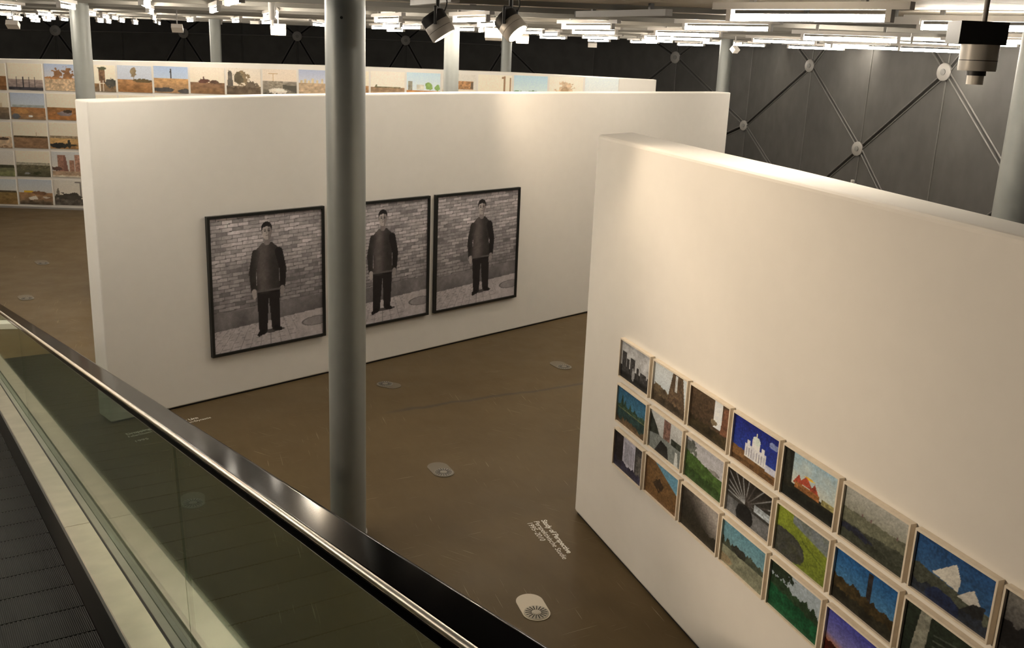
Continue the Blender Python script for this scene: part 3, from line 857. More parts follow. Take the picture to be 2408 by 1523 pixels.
# ------------------------------------------------------------------ landscape prints pasted on the far wall
CREAM, PALEB, BLUE = (216, 200, 178), (178, 182, 186), (150, 162, 182)
def L_(cv, sky_lo, sky_hi, hz, g_hi, g_lo, feats=()):
    cv.vgrad(sky_lo, sky_hi, hz, 1.0)
    cv.vgrad(g_lo, g_hi, 0, hz)
    k = (cv.Y < hz)
    cv.a = np.where(k[..., None], np.clip(cv.a * (1 + (cv.noise(9, 14)[..., None] - .5) * .5), 0, 1), cv.a)
    for f in feats:
        getattr(cv, f[0])(*f[1:])
    return cv.grain(.03)
G1, G2, G3 = (150, 112, 76), (124, 96, 66), (108, 92, 74)
ROW1 = [
    ('brown field under a cream sky, cut by the left picture edge', (CREAM, CREAM, .52, (136, 98, 64), (120, 88, 58))),
    ('grey barrier with four dark posts', (CREAM, CREAM, .40, (150, 134, 124), (128, 116, 112), [('below', .12, (64, 62, 66), .3)] + [('rect', x, x + .028, .08, .5, (48, 46, 50)) for x in (.22, .41, .59, .75)])),
    ('bare brown bushes behind pale rubble', ((186, 184, 186), (152, 164, 184), .48, (176, 150, 118), (168, 146, 116), [('blob', .36, .62, .12, .20, (128, 94, 66), .8), ('blob', .66, .64, .15, .22, (126, 92, 64), .8), ('below', .50, (150, 106, 68), .3, .04), ('below', .44, (180, 156, 126), .35, .02, 20, 16)])),
    ('stacked brown building beside a dark clump', (CREAM, CREAM, .30, G2, G3, [('rect', .52, .70, .34, .86, (106, 82, 62), .4, 20), ('blob', .6, .88, .12, .06, (74, 76, 56), .5), ('rect', .52, .55, .02, .4, (206, 196, 180)), ('rect', .62, .65, .02, .42, (206, 196, 180)), ('blob', .86, .34, .16, .16, (70, 68, 62), .6)])),
    ('single bare tree on brown ground', ((176, 180, 188), (172, 178, 186), .48, G1, (128, 92, 58), [('tree', .47, .48, .44, .08, (120, 104, 80)), ('blob', .74, .44, .28, .07, (92, 78, 54), .4)])),
    ('thin dark post above a tan slope', ((168, 180, 196), (150, 166, 190), .55, (174, 136, 92), (142, 112, 82), [('rect', .48, .51, .55, .92, (58, 54, 54)), ('rect', .47, .52, .78, .82, (58, 54, 54)), ('blob', .25, .12, .34, .08, (70, 68, 66), .3), ('blob', .9, .08, .22, .09, (72, 70, 68), .3)])),
    ('dark red bush in the middle', (CREAM, (206, 194, 176), .42, (120, 92, 70), (116, 88, 60), [('blob', .40, .47, .18, .08, (86, 58, 48), .5), ('blob', .70, .46, .14, .07, (82, 62, 50), .5), ('rect', .38, .41, .48, .64, (86, 58, 48))])),
    ('dark bare tree and a grey block', ((206, 192, 172), (200, 190, 174), .32, G3, (96, 84, 70), [('poly', [(.02, .3), (.20, .3), (.16, .86), (.06, .92)], (92, 86, 78), .3), ('blob', .45, .66, .18, .28, (120, 104, 80), .9), ('tree', .36, .3, .5, .12, (84, 76, 60)), ('blob', .75, .38, .2, .14, (98, 86, 72), .8), ('below', .28, (84, 72, 58), .4, .08)])),
    ('tower crane above grey sheds', ((206, 190, 170), (204, 190, 172), .55, (140, 130, 116), (96, 90, 78), [('rect', .30, .325, .5, .84, (170, 140, 96)), ('rect', .18, .45, .82, .84, (170, 140, 96)), ('rect', .18, .6, .34, .55, (132, 122, 106), .4, 20), ('blob', .42, .18, .28, .10, (206, 196, 180), .4), ('poly', [(.58, .3), (1, .12), (1, .40), (.6, .42)], (76, 72, 62)), ('below', .08, (60, 58, 50), .4, .05)])),
    ('pale blocks along a sandy horizon', ((182, 182, 188), (152, 160, 180), .50, (168, 146, 118), (160, 138, 112), [('rect', x, x + .06, .5, .5 + h, (192, 176, 142), .2) for x, h in ((.05, .10), (.16, .14), (.27, .09), (.38, .16), (.52, .12), (.66, .18), (.8, .10))])),
    ('brown ground, half hidden by the near column', (CREAM, CREAM, .45, G1, G2)),
    ('flat earth under a wide cream sky', ((214, 202, 184), (214, 202, 186), .40, (132, 106, 80), (148, 128, 104), [('rect', .12, .88, .38, .42, (104, 96, 72), .5, 20), ('blob', .17, .45, .03, .04, (108, 104, 74), .4)])),
    ('two young green trees on orange earth', ((196, 202, 206), (174, 194, 210), .34, (164, 112, 66), (150, 108, 72), [('rect', .04, .17, .34, .66, (128, 124, 108), .3, 20), ('rect', .3, .52, .36, .56, (186, 182, 166), .2), ('blob', .66, .50, .10, .16, (118, 144, 78), .6), ('blob', .92, .46, .07, .10, (118, 146, 84), .6), ('below', .30, (160, 110, 66), .3, .05)])),
    ('rusty ruined facade, partly behind a grey column', ((198, 192, 178), (196, 190, 178), .40, (196, 176, 150), (100, 84, 66), [('rect', .4, .92, .42, .74, (150, 112, 76), .4, 24), ('rect', .84, .92, .44, .72, (86, 74, 60)), ('rect', .4, 1, .34, .40, (214, 196, 168)), ('below', .18, (92, 80, 64), .4, .08)])),
    ('two tall brown chimneys', ((216, 200, 176), (216, 202, 182), .26, (150, 130, 96), (110, 108, 92), [('rect', .75, .80, .2, .96, (138, 108, 80)), ('rect', .70, .80, .86, .94, (138, 108, 80)), ('rect', .93, .965, .2, .92, (138, 108, 80)), ('below', .24, (124, 112, 90), .3, .08)])),
    ('green trees low under a light blue sky', ((194, 206, 212), (164, 190, 212), .26, (120, 110, 84), (110, 96, 78), [('blob', .12, .32, .18, .12, (98, 134, 96), .5), ('blob', .56, .30, .24, .12, (92, 126, 84), .5), ('blob', .85, .26, .16, .10, (96, 128, 88), .5), ('rect', .42, .52, .14, .26, (216, 190, 176))])),
    ('pale bare tree against cream', ((220, 204, 184), (218, 204, 186), .18, (160, 128, 96), (150, 122, 96), [('blob', .46, .50, .20, .24, (188, 164, 134), .9), ('tree', .46, .18, .4, .12, (160, 134, 104))])),
    ('low sand coloured skyline under a misty sky', ((204, 204, 196), (196, 204, 206), .16, (206, 180, 132), (180, 150, 112), [('rect', x, x + .05, .16, .22, (200, 172, 122)) for x in (.1, .24, .4, .55, .7, .86)])),
    ('almost blank pale sky', ((214, 206, 196), (210, 206, 200), .08, (190, 176, 156), (180, 166, 146))),
]
ROW2 = [
    ('pale sky over dark rubble, cut by the left picture edge, second row', (CREAM, CREAM, .46, (128, 108, 84), (92, 84, 72), [('rect', .6, .8, .46, .62, (196, 178, 148))])),
    ('brown waste ground with grey puddles', ((184, 190, 194), (160, 170, 186), .46, (148, 104, 66), (136, 108, 80), [('rect', .04, .98, .46, .54, (148, 154, 152), .2), ('blob', .14, .10, .12, .10, (96, 98, 102), .4), ('blob', .56, .12, .07, .05, (206, 204, 198), .3), ('blob', .3, .3, .2, .1, (160, 120, 76), .5)])),
    ('brown field with a small grey pond', (CREAM, CREAM, .48, (140, 102, 66), (146, 100, 60), [('blob', .5, .25, .20, .09, (122, 112, 112), .4), ('blob', .6, .33, .16, .06, (72, 60, 50), .5)])),
    ('cream sky just above the long partition, beside the grey column', (CREAM, CREAM, .3, G1, G2)),
    ('cream sky just above the long partition, below the single bare tree', (CREAM, CREAM, .3, G1, G2)),
    ('warm cream sky just above the long partition, below the thin post', ((220, 204, 180), (220, 204, 180), .3, G1, G2)),
    ('blue sky just above the long partition, below the red bush', ((150, 164, 196), (120, 140, 190), .3, G1, G2)),
    ('pale sky just above the long partition, below the dark bare tree', ((206, 198, 186), (206, 198, 186), .3, G1, G2)),
]
ROW3 = [
    ('brown rubble heap, cut by the left picture edge', (CREAM, CREAM, .42, (132, 104, 82), (150, 122, 96), [('blob', .8, .26, .3, .2, (190, 166, 136), .5), ('blob', .7, .36, .2, .06, (78, 64, 54), .4)])),
    ('smooth brown field below a dark hedge line', (CREAM, CREAM, .46, (136, 108, 82), (124, 98, 74), [('rect', 0, 1, .40, .48, (78, 68, 50), .4, 24), ('rect', .66, .68, .44, .62, (170, 150, 120))])),
    ('dark machines parked on yellow sand', (CREAM, CREAM, .42, (196, 162, 110), (150, 114, 74), [('rect', 0, 1, .40, .50, (140, 124, 100), .4, 24), ('blob', .28, .12, .26, .10, (46, 46, 44), .4), ('blob', .56, .18, .05, .18, (56, 56, 50), .3), ('blob', .68, .15, .10, .04, (60, 56, 46), .3)])),
]
ROW4 = [
    ('green field before a dark hedge, cut by the left picture edge', ((200, 192, 178), (196, 192, 184), .40, (112, 110, 82), (118, 120, 84), [('rect', 0, 1, .34, .46, (66, 64, 48), .3, 24)])),
    ('misty grey trees behind a dark green thicket', (CREAM, CREAM, .44, (110, 104, 80), (78, 76, 60), [('rect', 0, 1, .42, .56, (150, 144, 126), .3, 20), ('rect', 0, 1, .30, .46, (98, 92, 72), .4, 20), ('blob', .3, .12, .08, .04, (150, 150, 150), .4), ('blob', .6, .14, .12, .06, (60, 62, 46), .5)])),
    ('three red brick towers', ((202, 196, 184), (190, 190, 188), .24, (160, 136, 112), (156, 134, 112), [('rect', .18, .40, .24, .86, (140, 104, 88), .3, 24), ('poly', [(.36, .24), (.48, .24), (.42, .8), (.36, .86)], (118, 86, 74)), ('rect', .52, .66, .24, .66, (146, 112, 94), .3, 20), ('rect', .68, .92, .24, .88, (158, 122, 104), .3, 24), ('blob', .12, .32, .16, .08, (84, 66, 58), .5), ('below', .06, (196, 184, 164), .2, .03)])),
]
ROW5 = [
    ('plain brown field, bottom row, cut by the left picture edge', ((196, 194, 186), (182, 188, 190), .50, (124, 104, 66), (122, 98, 62), [('rect', 0, 1, .48, .54, (78, 70, 54), .4, 24)])),
    ('yellow lorry behind broken concrete', ((192, 190, 184), (176, 182, 188), .48, (146, 112, 78), (118, 100, 82), [('rect', .16, .42, .48, .56, (206, 170, 60)), ('blob', .62, .46, .2, .08, (112, 84, 62), .5), ('poly', [(.26, .26), (.5, .36), (.56, .22), (.34, .18)], (206, 198, 184)), ('poly', [(.66, .34), (.94, .30), (.8, .24)], (196, 186, 170)), ('below', .14, (98, 84, 68), .5, .08)])),
    ('tall street lamp over dark bushes', ((206, 196, 180), (200, 194, 182), .26, (96, 86, 74), (104, 94, 84), [('rect', .78, .81, .3, .92, (110, 104, 98)), ('rect', .62, .80, .90, .93, (110, 104, 98)), ('blob', .45, .34, .42, .14, (70, 66, 58), .6), ('below', .18, (86, 80, 72), .5, .1), ('blob', .12, .5, .04, .14, (120, 112, 100), .5)])),
]
PW, PH = 0.862, 0.655
zt_s, zt_z = [-1, .5, 5.0, 6.9, 9.6, 11.5, 13.3, 15.1, 17], [-.03, 0, .08, .10, .15, .155, .185, .20, .22]
seed = 200
for r, row in enumerate((ROW1, ROW2, ROW3, ROW4, ROW5)):
    for c, (lab, spec) in enumerate(row):
        seed += 1
        s = 0.51 + 0.914 * (c - 1)
        if s + PW > 16.9:
            continue
        dz = float(np.interp(s, zt_s, zt_z)) * (1.0 if r == 0 else .9)
        z = 3.03 + dz - 0.73 * r
        o = empty('landscape_print', OF + DF * s + Vector((0, 0, z)) + NF * .001, 'unframed landscape photo: ' + lab, 'photograph', 'landscape photographs on the far wall', RZ_F)
        cv = L_(Canvas(56, 42, seed), *spec)
        link('photo_print', print_mesh('photo_print', cv, PW, PH, -.0135, (1.36, 1.41, 1.50)), o)
        MB().box(0, PW, -.012, 0, 0, PH).build('mount', M['paper'], o)

# ------------------------------------------------------------------ moving walkway (the photographer stands on it)
K = -0.19057                                           # slope per metre
walk = empty('moving_walkway', (0, 0, EYE - 1.66), 'sloping moving walkway with dark treads and green glass side', 'walkway', rz=WALK_RZ)
def run(mb, prof, s0, s1):
    """extrude a closed (u, v) outline along the slope; u to the right, v above the tread"""
    mb.sweep(prof, [lambda a, b, s=s: (a, s, b + K * s) for s in (s0, s1)])
    return mb
def rect(u0, u1, v0, v1):
    return [(u0, v0), (u0, v1), (u1, v1), (u1, v0)]
def fit(prof, side):
    p = [(side * u, v) for u, v in prof]
    return p if side > 0 else list(reversed(p))
S0, S1 = -3.2, 15.0
pal = MB()
prof = rect(-.484, .484, -.05, 0.0)
pitch = 0.325
pal_me = run(MB(), prof, 0.005, pitch - .008).mesh('pallet', M['tread'])
edge_me = MB()
for i in range(54):
    u0 = -0.48 + .96 * i / 54
    edge_me.box(u0, u0 + .008, -.003, .003, -.012, .0012)
edge_me = edge_me.mesh('worn_edge', M['tread_edge'])
k = 0
s = S0
while s < S1 - .3:
    p = link('pallet', pal_me, walk, Matrix.Translation((0, s, K * s)))
    link('worn_edge', edge_me, p, Matrix.Translation((0, pitch - .006, K * pitch)))
    s += pitch
run(MB(), rect(-.484, .484, -.5, -.06), S0, S1 - 2.0).build('truss', M['backing'], walk)
rail_prof = []
hw, hh, cr = .047, .021, .013
for qx, qy, a0 in ((1, 1, 0), (-1, 1, 90), (-1, -1, 180), (1, -1, 270)):
    cxx, cyy = .638 + qx * (hw - cr), 1.040 + qy * (hh - cr)
    for t in range(7):
        a = math.radians(a0 + 15 * t)
        rail_prof.append((cxx + cr * math.cos(a), cyy + cr * math.sin(a)))
        if t == 6:
            ta = a + math.pi / 2
            rail_prof.append((cxx + cr * math.cos(a) + .0015 * math.cos(ta), cyy + cr * math.sin(a) + .0015 * math.sin(ta)))
        if t == 0:
            rail_prof.insert(-1, (cxx + cr * math.cos(a) - .0015 * math.cos(a + math.pi / 2), cyy + cr * math.sin(a) - .0015 * math.sin(a + math.pi / 2)))
rail_prof.reverse()
highlight_prof = [(.5975 + .0075 * math.cos(t), 1.0545 + .0075 * math.sin(t)) for t in np.linspace(2 * math.pi, 0, 14, endpoint=False)]
for side in (1, -1):
    for a, b in ((S0, -.4), (-.394, 4.902), (4.908, 9.9), (9.906, S1)):
        run(MB(), fit([(.497, .19), (.497, .206), (.501, .21), (.614, .21), (.614, .19)], side), a, b).build('deck_plate', M['aluminium'], walk)
    run(MB(), fit(rect(.486, .497, -.03, .205), side), S0, S1).build('skirt', M['skirt'], walk)
    run(MB(), fit(rect(.614, .626, .15, .198), side), S0, S1).build('gasket', M['gasket'], walk)
    run(MB(), fit(rect(.626, .656, .15, .207), side), S0, S1).build('glass_clamp', M['clamp'], walk)
    run(MB(), fit(rect(.673, .694, .10, .17), side), S0, S1).build('outer_cover', M['cladding'], walk)
    run(MB(), fit(rect(.674, .692, -.55, .10), side), S0, S1 - 2.2).build('outer_cladding', M['cladding'], walk)
    for a, b in ((S0, .6), (.606, 3.045), (3.053, 8.4), (8.408, S1 - .3)):
        mb = MB()
        pr = fit(rect(.658, .668, .16, 1.02), side)
        mb.sweep(pr, [lambda u, v, s=s: (u, s + (v - .6) * .17, v + K * (s + (v - .6) * .17)) for s in (a, b)])
        mb.build('glass_panel', M['glass'], walk)
    run(MB(), fit(highlight_prof, side), S0, S1 - .3).build('highlight_bead', M['aluminium'], walk, True)  # bright strip standing in for the highlight on the rail's inner top edge
    run(MB(), fit(rail_prof, side), S0, S1 - .1).build('handrail', M['rubber'], walk, True)

# low pale plinth on the floor beyond the far end of the walkway, left picture edge
pl = MB().box(-3.0, 0.0, 0.0, 0.22, 0.0, 0.09).build('low_plinth', M['plaster'], loc=(-8.03, 15.06, 0), rz=0.9)
tag(pl, 'low pale plinth on the floor behind the handrail at the left picture edge', 'plinth')
bevel(pl, .006, 2)

# ------------------------------------------------------------------ floor outlets: capsule plate with a slotted disc
def outlet(ax, ay, bx, by, r, plate, disc, label):
    o = empty('floor_outlet', (bx, by, 0), label, 'outlet', rz=math.atan2(ay - by, ax - bx))
    L = math.hypot(ax - bx, ay - by)
    pts = [(r * math.cos(t), r * math.sin(t)) for t in np.linspace(math.pi / 2, 1.5 * math.pi, 17)]
    pts += [(L + r * math.cos(t), r * math.sin(t)) for t in np.linspace(-math.pi / 2, math.pi / 2, 17)]
    MB().prism(pts, 0.0005, 0.006).build('plate', M[plate], o)
    d = MB().lathe([(r * .90, 0.005), (r * .90, 0.009), (r * .86, 0.011)], 32).build('slotted_disc', M[disc], o, True)
    sl = MB()
    for i in range(18):
        rot = Matrix.Rotation(2 * math.pi * i / 18, 4, 'Z')
        sl.box(r * .34, r * .80, -r * .034, r * .034, .010, .0125, rot)
    sl.build('slots', M['slot'], d)
    MB().lathe([(r * .26, .011), (r * .26, .0135), (r * .2, .0145)], 20).build('hub', M[disc], d, True)
    return o
outlet(.247, 7.46, .302, 7.285, .118, 'outlet_pale', 'outlet_grey2', 'cream capsule floor outlet with a slotted disc beside the handrail')
outlet(-.765, 10.17, -.690, 10.02, .118, 'outlet_brown', 'outlet_grey', 'brown-grey floor outlet with slotted disc, right of the near column')
outlet(-1.61, 12.81, -1.72, 12.86, .118, 'outlet_brown', 'outlet_grey', 'dark floor outlet at the foot of the long partition near the column')
outlet(.71, 14.10, .80, 13.95, .118, 'outlet_brown', 'outlet_grey', 'dark floor outlet beside the left edge of the right partition')
outlet(-3.19, 9.17, -3.14, 9.03, .118, 'outlet_brown', 'outlet_grey', 'floor outlet seen through the green glass')
outlet(-8.58, 16.70, -8.48, 16.57, .118, 'outlet_brown', 'outlet_grey', 'floor outlet on the left floor above the end of the handrail')
outlet(-9.6, 19.45, -9.47, 19.28, .118, 'outlet_brown', 'outlet_grey', 'most distant floor outlet, on the left floor before the far wall')

# ------------------------------------------------------------------ white lettering on the floor
def text_line(parent, body, width, size, local, bold):
    cu = bpy.data.curves.new('font_line', 'FONT')
    cu.body = body
    cu.size = size
    cu.extrude = 0.0006
    cu.offset = size * (.018 if bold else -.004)
    cu.materials.append(M['letter'])
    o = link('font_line', cu, parent)
    o.location = local
    return o, width
def lettering(origin, rz, lines, label):
    e = empty('floor_lettering', origin, label, 'lettering', rz=rz)
    return [text_line(e, *ln) for ln in lines]
def rel(p, o, rz):
    d = Vector((p[0] - o[0], p[1] - o[1], 0))
    return (d.x * math.cos(rz) + d.y * math.sin(rz), -d.x * math.sin(rz) + d.y * math.cos(rz), 0.0015)
o1, r1 = (0.37, 8.975, 0), math.radians(-70)
fitl = lettering(o1, r1, [
    ('Study of Perspective', .69, .082, (0, 0, .0015), True),
    ('Perspektivische Studie', .775, .082, (0.005, -.083, .0015), False),
    ('1995\u20132010', .372, .082, (0.012, -.158, .0015), False)],
    'white floor lettering Study of Perspective beside the right partition')
o2, r2 = (-4.46, 10.71, 0), math.radians(44)
fitl += lettering(o2, r2, [
    ('Dropping a Han Dynasty Urn', .89, .082, (0, 0, .0015), True),
    ('Fallenlassen einer Urne der Han-Dynastie', 1.03, .07, (-.012, -.083, .0015), False),
    ('1995', .15, .07, (-.016, -.262, .0015), False)],
    'white floor lettering half hidden by the handrail before the long partition')
bpy.context.view_layer.update()
dg = bpy.context.evaluated_depsgraph_get()
for o, w in fitl:                                      # letters become plain meshes of the right length
    me = bpy.data.meshes.new_from_object(o.evaluated_get(dg))
    xs = [v.co.x for v in me.vertices]
    k = w / (max(xs) - min(xs))
    for v in me.vertices:
        v.co.x *= k
    if not me.materials:
        me.materials.append(M['letter'])
    n = link('lettering_line', me, o.parent)
    n.location = o.location
    bpy.data.objects.remove(o)

# ------------------------------------------------------------------ fluorescent lamps under the ceiling
tube_me = MB().cyl((-.58, 0, 0), (.58, 0, 0), .024, 10).mesh('tube', M['tube'], True)
house_me = MB().box(-.74, .74, -.032, .032, .052, .100).mesh('housing', M['trunking'])
cap_me = MB().box(-.02, .02, -.026, .026, -.026, .055).mesh('end_holder', M['trunking'])
def lamp(x, y, z, az, label, group):
    o = empty('fluorescent_lamp', (x, y, z), label, 'lamp', group, math.radians(az))
    link('tube', tube_me, o)
    link('housing', house_me, o)
    for sx in (-.6, .6):
        link('end_holder', cap_me, o, Matrix.Translation((sx, 0, 0)))
    for sx in (-.42, .42):
        MB().box(sx - .018, sx + .018, -.018, .018, .10, CZ - z + .004).build('hanger', M['cladding'], o)
    return o
LAMPS = [(-8.37, 16.46, 4.85, 91), (-13.88, 27.05, 4.87, 82), (-15.86, 30.0, 4.82, 140), (-15.92, 30.4, 4.76, 135), (-14.14, 29.42, 4.87, 101), (-11.33, 24.19, 4.87, 102), (-15.2, 30.5, 4.81, 103), (-14.85, 30.0, 4.77, 106), (-14.5, 30.4, 4.75, 106), (-14.2, 30.5, 4.79, 107), (-14.0, 30.3, 4.84, 104), (-13.6, 30.3, 4.82, 105), (-6.29, 14.12, 4.85, 105), (-8.87, 20.96, 4.87, 104), (-9.99, 24.43, 4.87, 106), (-10.56, 26.43, 4.87, 105), (-12.54, 30.3, 4.81, 105), (-12.3, 30.3, 4.80, 106), (-11.9, 30.3, 4.84, 105), (-11.5, 30.3, 4.80, 105),
         (-3.9, 10.57, 4.83, 107), (-5.63, 15.45, 4.85, 107), (-8.19, 22.66, 4.86, 107), (-10.9, 30.3, 4.86, 107), (-10.8, 30.3, 4.82, 107),
         (-3.97, 13.2, 4.86, 111), (-2.71, 9.61, 4.86, 112), (-8.08, 24.89, 4.87, 115), (-8.5, 28.55, 4.87, 113), (-6.4, 22.84, 4.87, 113), (-4.09, 16.4, 4.87, 109), (-3.63, 15.0, 4.87, 102), (-5.69, 22.8, 4.87, 115), (-4.66, 23.23, 4.87, 88),
         (-2.0, 15.05, 4.86, 115), (-3.28, 24.01, 4.87, 124), (-2.64, 20.56, 4.87, 114), (-3.52, 28.15, 4.87, 119), (-2.38, 21.72, 4.87, 116), (-0.67, 12.79, 4.86, 113), (-1.25, 21.46, 4.87, 116), (-0.56, 15.82, 4.87, 106), (-0.9, 22.01, 4.87, 97), (0.18, 21.77, 4.87, 112), (0.58, 23.39, 4.87, 109), (0.87, 30.3, 4.87, 128),
         (0.88, 14.35, 4.86, 121), (1.24, 18.2, 4.86, 126), (1.93, 25.86, 4.87, 134), (2.23, 30.3, 4.84, 117), (3.57, 30.3, 4.85, 125), (3.62, 27.9, 4.87, 38), (2.95, 22.5, 4.87, 112), (2.64, 16.61, 4.86, 141), (3.35, 21.52, 4.86, 150), (2.42, 12.34, 4.87, 136), (1.89, 6.97, 4.82, 134), (4.95, 30.3, 4.83, 120), (5.26, 27.17, 4.87, 18), (6.0, 28.0, 4.86, 155), (5.04, 19.9, 4.86, 156), (6.5, 22.8, 4.80, 163), (4.23, 13.35, 4.82, 156), (6.3, 18.9, 4.80, 161), (6.9, 21.9, 4.86, 122), (6.75, 17.1, 4.87, 170), (6.75, 16.7, 4.77, 160), (6.7, 15.0, 4.86, 117), (6.2, 12.8, 4.86, 153)]
LAMP_LABEL = {
    0: 'lit fluorescent tube cut by the left picture edge under the ceiling', 1: 'lit fluorescent tube at the left picture edge, below the nearest left one',
    12: 'lit fluorescent tube just left of the head of the left column', 13: 'lit fluorescent tube just right of the head of the left column',
    20: 'first and largest tube of the receding row of five', 21: 'second tube of the receding row of five lamps', 22: 'third tube of the receding row of five lamps',
    25: 'lit tilted tube left of the dark hanging pole', 26: 'lit tube cut by the top picture edge left of the near column',
    33: 'wide lit tube touching the left side of the near column', 34: 'lit tube just right of the near column, highest of that cluster',
    39: 'long lit tube between the two black spotlights, upper one', 40: 'long lit tube between the two black spotlights, lower one',
    46: 'large lit tube at the upper edge of the cluster right of the spotlights', 53: 'long lit tube left of the grey column by the shell', 55: 'long lit tube below and left of the biggest tube',
    56: 'biggest and nearest lit fluorescent tube with grey housing at upper right', 62: 'long lit tube under the biggest tube, toward the right', 65: 'lit tube left of the silver spotlight, upper of two', 66: 'lit tube left of the silver spotlight, lower of two',
    67: 'lit tube just right of the silver spotlight', 68: 'lit tube cut by the right picture edge',
}
def px_of(x, y, z):
    p = cam.matrix_world.inverted() @ Vector((x, y, z))
    return p.x / -p.z
def cluster(i, x):
    if i in LAMP_LABEL:
        return None
    if x < -9.5 and i < 25:
        return 'small tubes clustered over the left end of the far wall'
    if i < 34:
        return 'small distant tubes left of the near column'
    if i < 46:
        return 'lit tubes between the near column and spotlights'
    if i < 53:
        return 'tubes in the dense cluster right of the spotlights'
    return 'tubes in the bright band at upper right'
ORDER = {}
for i, (x, y, z, az) in sorted(enumerate(LAMPS), key=lambda t: px_of(*t[1][:3])):
    ORDER.setdefault(cluster(i, x), []).append(i)
NTH = ['leftmost', 'second from left', 'third from left', 'fourth from left', 'fifth from left', 'sixth from left', 'seventh from left', 'eighth from left', 'ninth from left', 'tenth from left', 'eleventh from left', 'twelfth from left', 'thirteenth from left', 'fourteenth from left', 'fifteenth from left', 'sixteenth from left', 'seventeenth from left', 'eighteenth from left', 'nineteenth from left']
for i, (x, y, z, az) in enumerate(LAMPS):
    grp = cluster(i, x)
    if grp is None:
        lab = LAMP_LABEL[i]
    else:
        row = ORDER[grp]
        k = row.index(i)
        lab = (NTH[k] if k < len(row) - 1 else 'rightmost') + ' of the ' + grp
    lamp(x, y, z, az, lab, grp)
# unseen extra tubes, added to light the near floor and the partitions
for x, y, az in ((3.9, 8.6, 140), (-5.2, 8.2, 105), (-6.5, 10.9, 104), (-7.8, 13.0, 103), (-9.8, 15.9, 102), (-11.6, 19.2, 102), (5.9, 10.4, 150), (-5.9, 6.6, 110), (-8.8, 9.6, 103), (-12.2, 13.4, 102), (-7.2, 6.9, 105), (-10.4, 12.0, 103), (-6.9, 8.9, 104), (-9.2, 7.6, 104), (-8.0, 5.0, 106), (-10.9, 9.2, 103)):
    lamp(x, y, 4.86, az, 'one of the added unseen fluorescent tubes over the near floor outside the picture', 'fluorescent tubes over the near floor outside the picture')

# ------------------------------------------------------------------ spotlights
def aim(pos, target):
    d = (Vector(target) - Vector(pos)).normalized()
    return (-d).to_track_quat('Z', 'Y').to_matrix().to_4x4()      # local -z looks at the target
def add_spot(parent, mat, power, angle, col=SPOT_COLOR, blend=.7):
    l = bpy.data.lights.new('spot_beam', 'SPOT')
    l.energy, l.color, l.spot_size, l.spot_blend, l.shadow_soft_size = power * SPOT_POWER, col, math.radians(angle), blend, .05
    return link('spot_beam', l, parent, mat)
def spotlight(pos, target, size, label, power, angle, lit):
    """cylinder head: black gear at the rear, silver reflector in front, yoke and stem up to the ceiling"""
    o = empty('spotlight', (pos[0], pos[1], CZ), label, 'spotlight')
    R = aim(pos, target)
    T = Matrix.Translation((0, 0, pos[2] - CZ)) @ R
    r, h = size * .5, size
    def head(mb, name, mat, parent=o):
        ob = mb.build(name, M[mat], parent, True)
        ob.matrix_local = T if parent is o else Matrix.Identity(4)
        return ob
    head(MB().lathe([(r * .86, .02 * h), (r * .98, .08 * h), (r * .98, .38 * h), (r * .80, .46 * h)], 32), 'gear_housing', 'black')
    body = head(MB().lathe([(r * .84, -.34 * h), (r * .86, -.50 * h), (r * .96, -.50 * h), (r * 1.0, -.47 * h), (r * 1.0, -.20 * h)], 32), 'reflector_ring', 'silver')
    head(MB().lathe([(r * .965, -.20 * h), (r * .965, -.185 * h)], 32), 'seam_ring', 'black')
    head(MB().lathe([(r * 1.0, -.185 * h), (r * 1.0, .05 * h), (r * .97, .07 * h)], 32), 'lamp_body', 'silver')
    head(MB().lathe([(r * .80, -.375 * h), (r * .80, -.345 * h)], 32), 'lens', 'lens' if lit else 'frost')
    # yoke in world up orientation, beside the head
    side = (R.to_3x3() @ Vector((1, 0, 0)))
    side.z = 0
    side = side.normalized() if side.length > .1 else Vector((1, 0, 0))
    c = Vector((0, 0, pos[2] - CZ))
    yk = MB()
    for sg in (-1, 1):
        a = c + side * (r * 1.07 * sg)
        yk.cyl(a, Vector((a.x, a.y, c.z + r * 1.25)), .012, 8)
    yk.cyl(c + side * (-r * 1.07) + Vector((0, 0, r * 1.25)), c + side * (r * 1.07) + Vector((0, 0, r * 1.25)), .012, 8)
    yk.build('yoke', M['black'], o, True)
    MB().cyl((0, 0, c.z + r * 1.25), (0, 0, .004), .016, 10).build('stem', M['black'], o, True)
    MB().box(-.035, .035, -.03, .03, -.05, .004).build('clamp', M['black'], o)
    cb = MB()
    pts = [Vector((.05 * math.sin(t * 3.1) + .02, .03 * math.cos(t * 2.0), -.01 + (c.z + r * .6) * t)) for t in np.linspace(0, 1, 9)]
    for a, b in zip(pts, pts[1:]):
        cb.cyl(a, b, .006, 6)
    cb.build('cable', M['black'], o, True)
    if power:
        add_spot(o, T @ Matrix.Translation((0, 0, -.54 * h)), power, angle)
    return o
spotlight((-.68, 8.07, 4.70), (1.3, 7.9, 1.7), .205, 'black and silver spotlight tilted to the right, left of the pair', 14, 62, True)
spotlight((-.11, 8.12, 4.725), (1.55, 7.25, 2.9), .20, 'black and silver round spotlight, right one of the pair', 17, 80, True)

